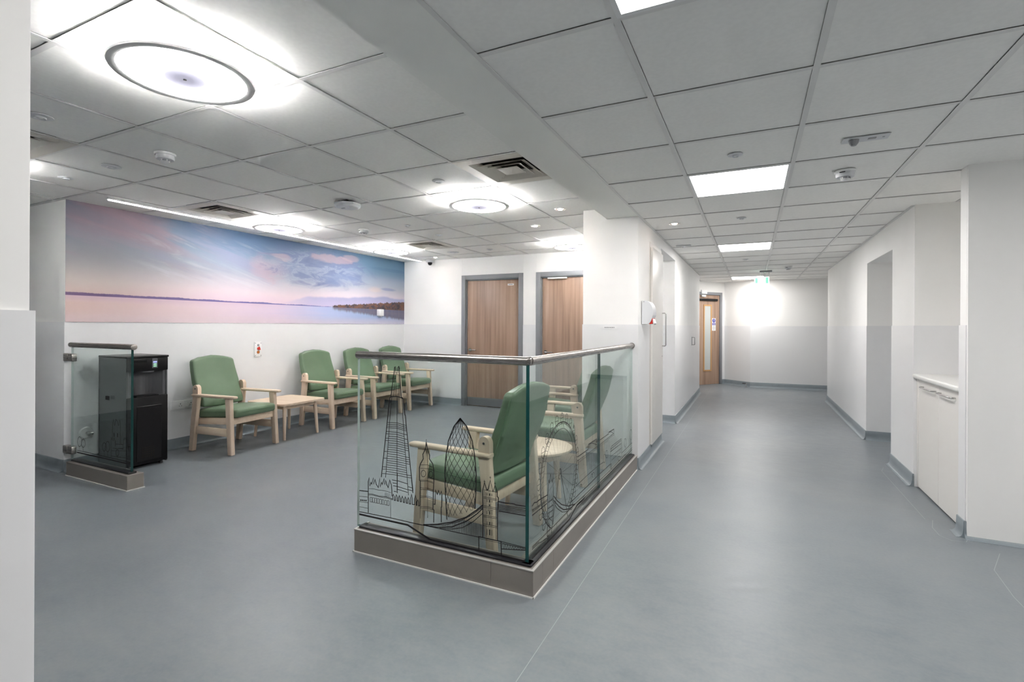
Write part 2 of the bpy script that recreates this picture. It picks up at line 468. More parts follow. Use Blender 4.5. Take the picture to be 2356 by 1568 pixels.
    def build(self, name, mats, parent=None, angle=40, weld=False):
        if weld: bmesh.ops.remove_doubles(self.bm, verts=self.bm.verts, dist=1e-5)
        bmesh.ops.recalc_face_normals(self.bm, faces=self.bm.faces)
        me = bpy.data.meshes.new(name)
        self.bm.to_mesh(me); self.bm.free()
        for m_ in (mats if isinstance(mats, (list, tuple)) else [mats]):
            me.materials.append(MATS[m_])
        if any(p.use_smooth for p in me.polygons):
            me.set_sharp_from_angle(angle=math.radians(angle))
        o = bpy.data.objects.new(name, me)
        COL.objects.link(o)
        o.parent = parent
        return o

def tag(o, label, cat, group=None):
    o['label'] = label; o['category'] = cat
    if group: o['group'] = group
    return o
def thing(name, label, cat, loc=(0, 0, 0), rotz=0.0, group=None):
    o = bpy.data.objects.new(name, None)
    o.empty_display_size = 0.1
    COL.objects.link(o)
    o.location = loc; o.rotation_euler = (0, 0, rotz)
    return tag(o, label, cat, group)
def struct(o):
    o['kind'] = 'structure'
    return o
def sempty(name, loc=(0, 0, 0)):
    o = bpy.data.objects.new(name, None); o.empty_display_size = 0.1
    COL.objects.link(o); o.location = loc
    return struct(o)
def copy_tree(o, parent=None):
    c = o.copy(); COL.objects.link(c); c.parent = parent
    for ch in list(o.children): copy_tree(ch, c)
    return c
FRONT_PRINT=[(5.2,[(-1.739,1.025),(-1.765,0.861),(-1.772,0.856),(-1.79,0.715),(-1.828,0.417)]),(5.2,[(-1.712,1.029),(-1.693,0.864),(-1.684,0.858),(-1.669,0.77),(-1.666,0.768),(-1.661,0.717),(-1.638,0.538),(-1.615,0.374)]),(5.2,[(-1.628,0.467),(-1.615,0.362)]),(3.4,[(-1.723,0.865),(-1.72,0.358)]),(3.4,[(-1.718,0.455),(-1.718,0.345)]),(3.4,[(-1.759,0.859),(-1.773,0.716),(-1.798,0.419)]),(3.4,[(-1.692,0.862),(-1.68,0.716),(-1.654,0.443)]),(3.4,[(-1.656,0.464),(-1.644,0.346)]),(5.2,[(-1.765,0.861),(-1.756,0.863),(-1.723,0.866),(-1.706,0.863),(-1.684,0.858)]),(3.4,[(-1.743,1.013),(-1.735,1.026),(-1.724,0.983),(-1.719,1.021),(-1.712,1.029),(-1.706,1.015)]),(2.2,[(-1.735,1.016),(-1.746,0.865)]),(2.2,[(-1.729,1.003),(-1.731,0.864)]),(2.2,[(-1.718,1.014),(-1.709,0.865)]),(2.2,[(-1.71,1.015),(-1.7,0.866)]),(2.9,[(-1.789,0.72),(-1.772,0.721),(-1.722,0.724)]),(2.9,[(-1.722,0.724),(-1.681,0.717),(-1.661,0.715)]),(2.9,[(-1.79,0.71),(-1.773,0.711),(-1.722,0.714)]),(2.9,[(-1.722,0.714),(-1.68,0.707),(-1.659,0.705)]),(2.9,[(-1.792,0.7),(-1.774,0.701),(-1.722,0.704)]),(2.9,[(-1.722,0.704),(-1.679,0.697),(-1.658,0.695)]),(2.9,[(-1.793,0.691),(-1.775,0.692),(-1.722,0.695)]),(2.9,[(-1.722,0.695),(-1.678,0.688),(-1.657,0.686)]),(2.9,[(-1.796,0.67),(-1.777,0.671),(-1.722,0.673)]),(2.9,[(-1.722,0.673),(-1.676,0.667),(-1.654,0.665)]),(2.9,[(-1.797,0.658),(-1.778,0.659),(-1.722,0.661)]),(2.9,[(-1.722,0.661),(-1.674,0.655)]),(2.9,[(-1.779,0.647),(-1.779,0.646),(-1.721,0.649)]),(2.9,[(-1.721,0.649),(-1.674,0.643),(-1.651,0.641)]),(2.9,[(-1.8,0.633),(-1.78,0.634),(-1.721,0.637)]),(2.9,[(-1.721,0.637),(-1.672,0.631)]),(2.9,[(-1.802,0.621),(-1.781,0.622),(-1.721,0.625)]),(2.9,[(-1.721,0.625),(-1.672,0.619),(-1.648,0.618)]),(2.9,[(-1.782,0.611),(-1.782,0.61),(-1.721,0.612)]),(2.9,[(-1.721,0.612),(-1.671,0.607),(-1.647,0.606)]),(2.9,[(-1.783,0.599),(-1.783,0.598),(-1.721,0.6)]),(2.9,[(-1.721,0.6),(-1.669,0.595),(-1.645,0.594)]),(2.9,[(-1.784,0.587),(-1.784,0.586),(-1.721,0.588)]),(2.9,[(-1.721,0.588),(-1.668,0.583),(-1.644,0.582)]),(2.9,[(-1.785,0.575),(-1.785,0.574),(-1.721,0.576)]),(2.9,[(-1.721,0.576),(-1.666,0.571)]),(2.9,[(-1.81,0.56),(-1.786,0.562),(-1.721,0.564)]),(2.9,[(-1.721,0.564),(-1.665,0.559)]),(2.9,[(-1.787,0.551),(-1.787,0.55),(-1.721,0.552)]),(2.9,[(-1.721,0.552),(-1.665,0.547),(-1.639,0.546)]),(2.9,[(-1.788,0.538),(-1.788,0.537),(-1.721,0.539)]),(2.9,[(-1.721,0.539),(-1.664,0.535),(-1.638,0.535)]),(2.9,[(-1.815,0.523),(-1.789,0.525),(-1.721,0.527)]),(2.9,[(-1.721,0.527),(-1.663,0.524),(-1.636,0.523)]),(2.9,[(-1.79,0.514),(-1.79,0.513),(-1.721,0.515)]),(2.9,[(-1.721,0.515),(-1.661,0.512),(-1.635,0.511)]),(2.9,[(-1.791,0.502),(-1.791,0.501),(-1.721,0.503)]),(2.9,[(-1.721,0.503),(-1.659,0.5)]),(2.9,[(-1.792,0.49),(-1.792,0.489),(-1.721,0.491)]),(2.9,[(-1.721,0.491),(-1.658,0.488)]),(2.9,[(-1.821,0.474),(-1.793,0.477),(-1.72,0.478)]),(2.9,[(-1.72,0.478),(-1.657,0.476)]),(2.9,[(-1.823,0.462),(-1.794,0.465),(-1.72,0.466)]),(2.9,[(-1.72,0.466),(-1.656,0.464)]),(2.9,[(-1.795,0.453),(-1.795,0.453),(-1.72,0.454)]),(2.9,[(-1.72,0.454),(-1.656,0.452),(-1.627,0.452)]),(2.9,[(-1.826,0.437),(-1.797,0.44),(-1.72,0.442)]),(2.9,[(-1.72,0.442),(-1.655,0.44),(-1.626,0.44)]),(3.4,[(-1.754,0.412),(-1.719,0.412)]),(3.4,[(-1.75,0.397),(-1.719,0.397)]),(3.4,[(-1.746,0.382),(-1.719,0.382)]),(3.4,[(-1.742,0.352),(-1.719,0.352)]),(3.4,[(-1.718,0.413),(-1.649,0.405)]),(3.4,[(-1.718,0.382),(-1.649,0.374)]),(3.4,[(-1.718,0.367),(-1.649,0.36)]),(3.4,[(-1.646,0.391),(-1.621,0.388)]),(3.4,[(-1.646,0.375),(-1.618,0.373)]),(5.2,[(-1.919,0.207),(-1.92,0.379),(-1.914,0.402),(-1.908,0.358),(-1.9,0.377),(-1.895,0.37),(-1.885,0.404),(-1.881,0.371),(-1.872,0.398),(-1.863,0.373),(-1.849,0.357),(-1.84,0.408),(-1.835,0.363),(-1.826,0.388),(-1.821,0.379),(-1.809,0.411),(-1.804,0.38),(-1.797,0.403),(-1.79,0.381),(-1.78,0.367),(-1.77,0.409),(-1.759,0.385),(-1.755,0.356),(-1.754,0.326),(-1.749,0.326)]),(2.2,[(-1.916,0.341),(-1.884,0.345),(-1.845,0.343),(-1.807,0.346),(-1.759,0.342)]),(3.4,[(-1.921,0.311),(-1.887,0.314),(-1.845,0.311),(-1.793,0.314),(-1.75,0.309)]),(2.2,[(-1.921,0.304),(-1.887,0.309),(-1.845,0.306),(-1.793,0.308),(-1.75,0.304)]),(2.2,[(-1.905,0.295),(-1.893,0.296),(-1.892,0.27),(-1.905,0.27),(-1.905,0.295)]),(2.2,[(-1.889,0.295),(-1.877,0.296),(-1.877,0.27),(-1.889,0.27),(-1.889,0.295)]),(2.2,[(-1.873,0.295),(-1.861,0.296),(-1.861,0.27),(-1.873,0.27),(-1.873,0.295)]),(2.2,[(-1.857,0.295),(-1.845,0.296),(-1.845,0.27),(-1.857,0.27),(-1.857,0.295)]),(2.2,[(-1.839,0.295),(-1.827,0.295),(-1.826,0.27),(-1.839,0.27),(-1.839,0.295)]),(2.2,[(-1.822,0.295),(-1.81,0.295),(-1.81,0.27),(-1.822,0.27),(-1.822,0.295)]),(2.2,[(-1.803,0.295),(-1.791,0.295),(-1.79,0.27),(-1.803,0.27),(-1.803,0.295)]),(2.2,[(-1.786,0.295),(-1.774,0.295),(-1.774,0.27),(-1.786,0.27),(-1.786,0.295)]),(2.2,[(-1.8,0.337),(-1.8,0.313)]),(2.2,[(-1.79,0.338),(-1.79,0.313)]),(2.2,[(-1.78,0.339),(-1.779,0.314)]),(2.2,[(-1.769,0.339),(-1.768,0.315)]),(4.5,[(-1.75,0.305),(-1.75,0.305),(-1.75,0.324),(-1.745,0.336),(-1.739,0.325),(-1.739,0.304),(-1.73,0.305),(-1.73,0.323),(-1.725,0.336),(-1.719,0.325),(-1.718,0.304),(-1.71,0.304),(-1.71,0.322),(-1.704,0.335),(-1.699,0.324),(-1.698,0.303),(-1.69,0.304),(-1.69,0.322),(-1.684,0.334),(-1.679,0.323),(-1.678,0.303),(-1.67,0.303),(-1.67,0.321),(-1.665,0.334),(-1.659,0.323),(-1.658,0.302),(-1.65,0.302),(-1.65,0.32),(-1.645,0.333),(-1.639,0.322),(-1.639,0.301),(-1.629,0.302),(-1.629,0.333),(-1.624,0.354),(-1.619,0.335),(-1.618,0.301),(-1.604,0.302),(-1.604,0.333),(-1.599,0.354),(-1.594,0.335),(-1.593,0.301),(-1.589,0.301),(-1.589,0.319),(-1.584,0.331),(-1.578,0.32),(-1.578,0.3),(-1.57,0.302)]),(5.2,[(-1.984,0.321),(-1.92,0.325)]),(2.2,[(-1.984,0.289),(-1.92,0.293)]),(2.2,[(-1.984,0.258),(-1.922,0.262)]),(2.2,[(-1.983,0.23),(-1.921,0.231)]),(7.8,[(-1.973,0.273),(-1.973,0.264)]),(7.8,[(-1.961,0.274),(-1.961,0.265)]),(7.8,[(-1.949,0.275),(-1.949,0.266)]),(7.8,[(-1.936,0.276),(-1.936,0.267)]),(2.2,[(-1.763,0.303),(-1.762,0.207)]),(4.2,[(-1.984,0.202),(-1.758,0.205),(-1.561,0.203)]),(9.9,[(-1.984,0.188),(-1.648,0.187),(-1.503,0.136)]),(9.9,[(-1.504,0.136),(-1.318,0.136),(-0.961,0.137)]),(2,[(-1.531,0.655),(-1.531,0.638)]),(5.2,[(-1.531,0.64),(-1.535,0.606),(-1.552,0.574),(-1.549,0.551),(-1.568,0.521),(-1.574,0.499),(-1.572,0.435),(-1.568,0.432),(-1.569,0.303)]),(5.2,[(-1.531,0.64),(-1.524,0.611),(-1.509,0.573),(-1.511,0.556),(-1.49,0.532),(-1.483,0.503),(-1.482,0.444),(-1.485,0.391),(-1.487,0.297),(-1.481,0.294),(-1.482,0.229)]),(2.2,[(-1.527,0.607),(-1.521,0.521),(-1.52,0.247)]),(2.2,[(-1.568,0.303),(-1.568,0.235)]),(2.2,[(-1.568,0.517),(-1.522,0.523),(-1.492,0.515)]),(2.2,[(-1.57,0.498),(-1.52,0.504),(-1.486,0.499)]),(2.9,[(-1.533,0.476),(-1.534,0.471),(-1.536,0.466),(-1.539,0.461),(-1.543,0.458),(-1.548,0.457),(-1.553,0.457),(-1.557,0.459),(-1.56,0.462),(-1.562,0.467),(-1.563,0.472),(-1.562,0.477),(-1.56,0.482),(-1.557,0.487),(-1.553,0.489),(-1.548,0.491),(-1.544,0.491),(-1.54,0.489),(-1.536,0.485),(-1.534,0.481),(-1.533,0.476)]),(2.9,[(-1.489,0.477),(-1.49,0.472),(-1.491,0.467),(-1.494,0.463),(-1.497,0.46),(-1.501,0.458),(-1.505,0.459),(-1.508,0.461),(-1.511,0.464),(-1.513,0.469),(-1.513,0.474),(-1.513,0.479),(-1.511,0.484),(-1.509,0.488),(-1.505,0.491),(-1.501,0.492),(-1.498,0.492),(-1.494,0.49),(-1.491,0.487),(-1.49,0.482),(-1.489,0.477)]),(2.2,[(-1.569,0.437),(-1.521,0.442),(-1.487,0.437)]),(2.2,[(-1.569,0.431),(-1.521,0.437),(-1.487,0.432)]),(2.2,[(-1.568,0.396),(-1.521,0.401),(-1.486,0.396)]),(2.2,[(-1.568,0.388),(-1.521,0.393),(-1.486,0.389)]),(2.2,[(-1.568,0.354),(-1.521,0.36),(-1.486,0.355)]),(2.2,[(-1.568,0.346),(-1.521,0.352),(-1.486,0.347)]),(2.2,[(-1.568,0.299),(-1.521,0.305),(-1.486,0.301)]),(2.2,[(-1.568,0.291),(-1.521,0.298),(-1.486,0.294)]),(5.2,[(-1.482,0.324),(-1.474,0.325),(-1.472,0.398),(-1.465,0.386),(-1.46,0.378),(-1.452,0.4),(-1.444,0.378),(-1.436,0.398),(-1.432,0.38),(-1.433,0.319),(-1.436,0.315),(-1.435,0.239)]),(5.2,[(-1.324,0.783),(-1.362,0.737),(-1.394,0.661),(-1.408,0.586),(-1.415,0.512),(-1.412,0.415),(-1.407,0.337),(-1.401,0.258)]),(5.2,[(-1.324,0.783),(-1.285,0.744),(-1.254,0.676),(-1.238,0.595),(-1.23,0.507),(-1.232,0.418),(-1.236,0.34)]),(2.2,[(-1.406,0.329),(-1.401,0.304),(-1.394,0.28),(-1.39,0.272)]),(2.2,[(-1.41,0.388),(-1.406,0.363),(-1.399,0.339),(-1.389,0.315),(-1.376,0.291),(-1.372,0.284)]),(2.2,[(-1.413,0.439),(-1.409,0.414),(-1.401,0.39),(-1.39,0.366),(-1.377,0.342),(-1.362,0.319),(-1.346,0.296),(-1.34,0.289)]),(2.2,[(-1.414,0.49),(-1.41,0.465),(-1.402,0.441),(-1.392,0.416),(-1.378,0.393),(-1.362,0.37),(-1.346,0.347),(-1.329,0.325),(-1.311,0.302),(-1.311,0.302)]),(2.2,[(-1.411,0.55),(-1.411,0.525),(-1.405,0.5),(-1.395,0.476),(-1.382,0.452),(-1.367,0.429),(-1.35,0.406),(-1.333,0.383),(-1.315,0.36),(-1.299,0.338),(-1.283,0.315),(-1.283,0.315)]),(2.2,[(-1.405,0.602),(-1.406,0.577),(-1.401,0.552),(-1.394,0.527),(-1.382,0.503),(-1.366,0.48),(-1.349,0.457),(-1.331,0.434),(-1.313,0.411),(-1.296,0.389),(-1.281,0.366),(-1.268,0.343),(-1.26,0.327)]),(2.2,[(-1.393,0.664),(-1.396,0.638),(-1.396,0.612),(-1.391,0.587),(-1.382,0.563),(-1.369,0.539),(-1.354,0.515),(-1.335,0.492),(-1.317,0.469),(-1.299,0.447),(-1.283,0.424),(-1.268,0.401),(-1.257,0.378),(-1.248,0.354),(-1.244,0.338)]),(2.2,[(-1.371,0.717),(-1.38,0.69),(-1.385,0.664),(-1.382,0.639),(-1.375,0.614),(-1.365,0.59),(-1.35,0.566),(-1.334,0.543),(-1.316,0.52),(-1.297,0.497),(-1.281,0.475),(-1.266,0.452),(-1.253,0.428),(-1.244,0.405),(-1.238,0.381),(-1.236,0.356),(-1.236,0.348)]),(2.2,[(-1.326,0.78),(-1.348,0.753),(-1.363,0.726),(-1.368,0.7),(-1.368,0.675),(-1.362,0.65),(-1.35,0.626),(-1.336,0.602),(-1.319,0.579),(-1.302,0.555),(-1.285,0.532),(-1.269,0.51),(-1.255,0.486),(-1.245,0.463),(-1.237,0.439),(-1.233,0.415),(-1.233,0.398)]),(2.2,[(-1.326,0.78),(-1.344,0.753),(-1.352,0.727),(-1.351,0.702),(-1.344,0.677),(-1.333,0.653),(-1.318,0.629),(-1.302,0.606),(-1.285,0.583),(-1.269,0.56),(-1.255,0.536),(-1.243,0.513),(-1.236,0.489),(-1.232,0.465),(-1.231,0.457)]),(2.2,[(-1.325,0.78),(-1.336,0.754),(-1.336,0.729),(-1.329,0.704),(-1.317,0.68),(-1.303,0.656),(-1.287,0.633),(-1.272,0.609),(-1.257,0.586),(-1.246,0.562),(-1.237,0.539),(-1.232,0.515),(-1.23,0.506)]),(2.2,[(-1.324,0.78),(-1.325,0.755),(-1.318,0.73),(-1.307,0.706),(-1.291,0.682),(-1.276,0.659),(-1.263,0.635),(-1.25,0.612),(-1.24,0.588),(-1.235,0.564),(-1.235,0.564)]),(2.2,[(-1.323,0.78),(-1.315,0.756),(-1.301,0.732),(-1.287,0.708),(-1.271,0.685),(-1.258,0.661),(-1.248,0.637),(-1.241,0.613),(-1.241,0.613)]),(2.2,[(-1.322,0.78),(-1.306,0.757),(-1.288,0.733),(-1.274,0.709),(-1.26,0.686),(-1.251,0.662),(-1.251,0.662)]),(2.2,[(-1.322,0.78),(-1.3,0.757),(-1.281,0.734),(-1.273,0.718)]),(2.2,[(-1.321,0.78),(-1.306,0.765)]),(2.2,[(-1.326,0.78),(-1.341,0.762)]),(2.2,[(-1.325,0.78),(-1.347,0.753),(-1.366,0.726),(-1.374,0.708)]),(2.2,[(-1.325,0.78),(-1.341,0.753),(-1.359,0.726),(-1.373,0.7),(-1.388,0.673),(-1.397,0.646),(-1.397,0.646)]),(2.2,[(-1.324,0.78),(-1.332,0.754),(-1.346,0.728),(-1.36,0.701),(-1.376,0.674),(-1.389,0.647),(-1.399,0.62),(-1.407,0.594),(-1.407,0.594)]),(2.2,[(-1.323,0.78),(-1.321,0.755),(-1.328,0.729),(-1.34,0.703),(-1.355,0.676),(-1.37,0.649),(-1.384,0.622),(-1.397,0.595),(-1.406,0.568),(-1.412,0.542),(-1.412,0.542)]),(2.2,[(-1.322,0.78),(-1.311,0.756),(-1.31,0.731),(-1.317,0.705),(-1.329,0.679),(-1.343,0.652),(-1.359,0.625),(-1.375,0.597),(-1.389,0.57),(-1.401,0.543),(-1.41,0.516),(-1.414,0.49),(-1.414,0.482)]),(2.2,[(-1.322,0.78),(-1.303,0.757),(-1.295,0.732),(-1.296,0.707),(-1.302,0.681),(-1.313,0.655),(-1.327,0.628),(-1.344,0.601),(-1.36,0.574),(-1.376,0.546),(-1.391,0.519),(-1.401,0.492),(-1.408,0.465),(-1.412,0.439),(-1.412,0.431)]),(2.2,[(-1.321,0.78),(-1.299,0.757),(-1.284,0.733),(-1.279,0.709),(-1.279,0.684),(-1.285,0.658),(-1.296,0.632),(-1.309,0.605),(-1.325,0.578),(-1.342,0.55),(-1.36,0.523),(-1.375,0.495),(-1.388,0.468),(-1.398,0.441),(-1.406,0.414),(-1.409,0.388),(-1.409,0.371)]),(2.2,[(-1.277,0.726),(-1.268,0.702),(-1.262,0.677),(-1.265,0.652),(-1.271,0.626),(-1.281,0.6),(-1.295,0.573),(-1.311,0.546),(-1.328,0.519),(-1.345,0.491),(-1.361,0.463),(-1.376,0.436),(-1.388,0.408),(-1.397,0.382),(-1.403,0.355),(-1.405,0.329),(-1.405,0.32)]),(2.2,[(-1.255,0.678),(-1.251,0.653),(-1.252,0.628),(-1.255,0.603),(-1.264,0.577),(-1.276,0.55),(-1.291,0.523),(-1.306,0.496),(-1.324,0.468),(-1.342,0.441),(-1.358,0.413),(-1.372,0.385),(-1.384,0.358),(-1.393,0.331),(-1.399,0.304),(-1.402,0.278),(-1.402,0.27)]),(2.2,[(-1.243,0.621),(-1.241,0.596),(-1.245,0.571),(-1.253,0.545),(-1.263,0.519),(-1.276,0.492),(-1.292,0.465),(-1.31,0.437),(-1.327,0.409),(-1.343,0.381),(-1.359,0.354),(-1.372,0.326),(-1.383,0.299),(-1.391,0.272),(-1.391,0.272)]),(2.2,[(-1.236,0.572),(-1.236,0.547),(-1.24,0.522),(-1.248,0.496),(-1.26,0.469),(-1.274,0.442),(-1.29,0.415),(-1.307,0.387),(-1.324,0.359),(-1.34,0.331),(-1.355,0.303),(-1.363,0.285)]),(2.2,[(-1.231,0.515),(-1.234,0.489),(-1.241,0.463),(-1.251,0.437),(-1.263,0.41),(-1.278,0.383),(-1.294,0.355),(-1.31,0.328),(-1.325,0.3),(-1.325,0.3)]),(2.2,[(-1.231,0.465),(-1.234,0.44),(-1.241,0.414),(-1.251,0.387),(-1.263,0.36),(-1.277,0.333),(-1.286,0.315)]),(2.2,[(-1.232,0.415),(-1.236,0.39),(-1.242,0.364),(-1.252,0.337),(-1.255,0.328)]),(2.2,[(-1.235,0.356),(-1.238,0.339)]),(6.5,[(-1.548,0.206),(-1.46,0.224),(-1.372,0.25),(-1.287,0.29),(-1.225,0.337),(-1.193,0.365)]),(5.2,[(-1.548,0.204),(-1.46,0.209),(-1.372,0.226),(-1.287,0.269),(-1.225,0.317),(-1.193,0.349)]),(3.4,[(-1.446,0.207),(-1.372,0.215),(-1.308,0.234),(-1.245,0.276),(-1.19,0.328)]),(3.4,[(-1.504,0.212),(-1.415,0.228),(-1.329,0.261),(-1.254,0.307),(-1.193,0.356)]),(4,[(-1.643,0.203),(-1.527,0.204),(-1.393,0.204),(-1.216,0.204)]),(1.3,[(-1.429,0.233),(-1.428,0.204)]),(1.3,[(-1.418,0.236),(-1.418,0.204)]),(1.3,[(-1.408,0.239),(-1.407,0.204)]),(1.3,[(-1.397,0.242),(-1.397,0.204)]),(1.3,[(-1.387,0.246),(-1.387,0.204)]),(1.3,[(-1.376,0.249),(-1.376,0.204)]),(1.3,[(-1.366,0.253),(-1.366,0.204)]),(1.3,[(-1.356,0.258),(-1.355,0.204)]),(1.3,[(-1.345,0.263),(-1.345,0.204)]),(1.3,[(-1.335,0.268),(-1.335,0.204)]),(1.3,[(-1.325,0.272),(-1.325,0.204)]),(1.3,[(-1.315,0.277),(-1.314,0.204)]),(1.3,[(-1.305,0.282),(-1.304,0.204)]),(1.3,[(-1.295,0.287),(-1.294,0.204)]),(1.3,[(-1.285,0.292),(-1.284,0.204)]),(1.3,[(-1.275,0.3),(-1.274,0.204)]),(1.3,[(-1.265,0.307),(-1.264,0.204)]),(1.3,[(-1.255,0.314),(-1.254,0.204)]),(1.3,[(-1.245,0.322),(-1.244,0.204)]),(1.3,[(-1.235,0.329),(-1.234,0.204)]),(1.3,[(-1.225,0.337),(-1.224,0.204)]),(1.3,[(-1.215,0.345),(-1.215,0.204)]),(1.3,[(-1.206,0.354),(-1.205,0.204)]),(1.3,[(-1.196,0.362),(-1.195,0.204)]),(5.2,[(-1.19,0.207),(-1.191,0.364),(-1.193,0.439),(-1.183,0.478),(-1.17,0.443),(-1.163,0.447),(-1.151,0.494),(-1.136,0.44),(-1.125,0.472),(-1.112,0.442),(-1.112,0.42),(-1.106,0.415),(-1.11,0.334),(-1.11,0.207)]),(2.2,[(-1.183,0.491),(-1.183,0.474)]),(2.2,[(-1.188,0.483),(-1.178,0.483)]),(2.2,[(-1.151,0.514),(-1.151,0.497)]),(2.2,[(-1.156,0.507),(-1.146,0.507)]),(2.2,[(-1.125,0.49),(-1.125,0.472)]),(2.2,[(-1.13,0.482),(-1.12,0.482)]),(2.2,[(-1.175,0.432),(-1.173,0.21)]),(2.2,[(-1.12,0.438),(-1.118,0.21)]),(2.2,[(-1.183,0.438),(-1.18,0.209)]),(2.2,[(-1.189,0.441),(-1.174,0.442),(-1.114,0.441)]),(2.2,[(-1.188,0.407),(-1.173,0.408),(-1.113,0.407)]),(2.2,[(-1.188,0.401),(-1.173,0.401),(-1.113,0.401)]),(2.2,[(-1.188,0.363),(-1.173,0.364),(-1.113,0.364)]),(2.2,[(-1.188,0.356),(-1.173,0.357),(-1.113,0.357)]),(2.2,[(-1.188,0.317),(-1.173,0.318),(-1.113,0.319)]),(2.2,[(-1.188,0.31),(-1.173,0.311),(-1.113,0.312)]),(2.2,[(-1.188,0.274),(-1.173,0.275),(-1.113,0.275)]),(2.2,[(-1.188,0.266),(-1.173,0.267),(-1.113,0.268)]),(2.6,[(-1.168,0.429),(-1.168,0.418)]),(2.6,[(-1.168,0.398),(-1.168,0.385)]),(2.6,[(-1.168,0.341),(-1.168,0.326)]),(2.6,[(-1.167,0.29),(-1.167,0.275)]),(2.6,[(-1.167,0.252),(-1.167,0.224)]),(5.9,[(-1.154,0.429),(-1.154,0.418)]),(5.9,[(-1.154,0.398),(-1.154,0.385)]),(5.9,[(-1.154,0.342),(-1.153,0.326)]),(5.9,[(-1.153,0.29),(-1.153,0.275)]),(5.9,[(-1.153,0.253),(-1.153,0.225)]),(2.6,[(-1.142,0.429),(-1.142,0.418)]),(2.6,[(-1.141,0.398),(-1.141,0.386)]),(2.6,[(-1.141,0.342),(-1.141,0.327)]),(2.6,[(-1.141,0.291),(-1.141,0.276)]),(2.6,[(-1.141,0.253),(-1.141,0.225)]),(6.5,[(-1.154,0.375),(-1.154,0.367)]),(2,[(-1.164,0.35),(-1.164,0.342)]),(2,[(-1.159,0.35),(-1.159,0.342)]),(2,[(-1.154,0.35),(-1.154,0.343)]),(2,[(-1.148,0.351),(-1.148,0.343)]),(2,[(-1.143,0.351),(-1.143,0.343)]),(2,[(-1.138,0.352),(-1.138,0.344)]),(5.2,[(-1.213,0.143),(-1.214,0.206),(-1.09,0.206),(-1.088,0.142)]),(2.2,[(-1.212,0.198),(-1.092,0.198)]),(5.2,[(-1.105,0.397),(-1.068,0.396),(-1.021,0.399),(-1.014,0.396),(-0.961,0.397)]),(5.2,[(-1.104,0.352),(-0.96,0.353)]),(2.2,[(-1.113,0.381),(-0.961,0.386)]),(2.2,[(-1.113,0.374),(-0.961,0.377)]),(2.2,[(-1.113,0.367),(-0.96,0.37)]),(2.2,[(-1.113,0.36),(-0.96,0.362)]),(3.4,[(-1.09,0.206),(-0.96,0.202)]),(3.4,[(-1.085,0.198),(-0.96,0.198)]),(4.2,[(-1.088,0.171),(-0.96,0.19)]),(1.6,[(-1.083,0.198),(-1.075,0.173),(-1.069,0.196)]),(1.6,[(-1.069,0.198),(-1.061,0.175),(-1.055,0.196)]),(1.6,[(-1.055,0.198),(-1.048,0.177),(-1.042,0.196)]),(1.6,[(-1.042,0.198),(-1.034,0.179),(-1.028,0.196)]),(1.6,[(-1.028,0.198),(-1.021,0.181),(-1.015,0.196)]),(1.6,[(-1.015,0.198),(-1.007,0.183),(-1.001,0.196)]),(1.6,[(-1.001,0.198),(-0.994,0.185),(-0.988,0.196)]),(1.6,[(-0.988,0.198),(-0.98,0.187),(-0.975,0.196)]),(1.6,[(-0.975,0.198),(-0.967,0.189),(-0.961,0.196)])]
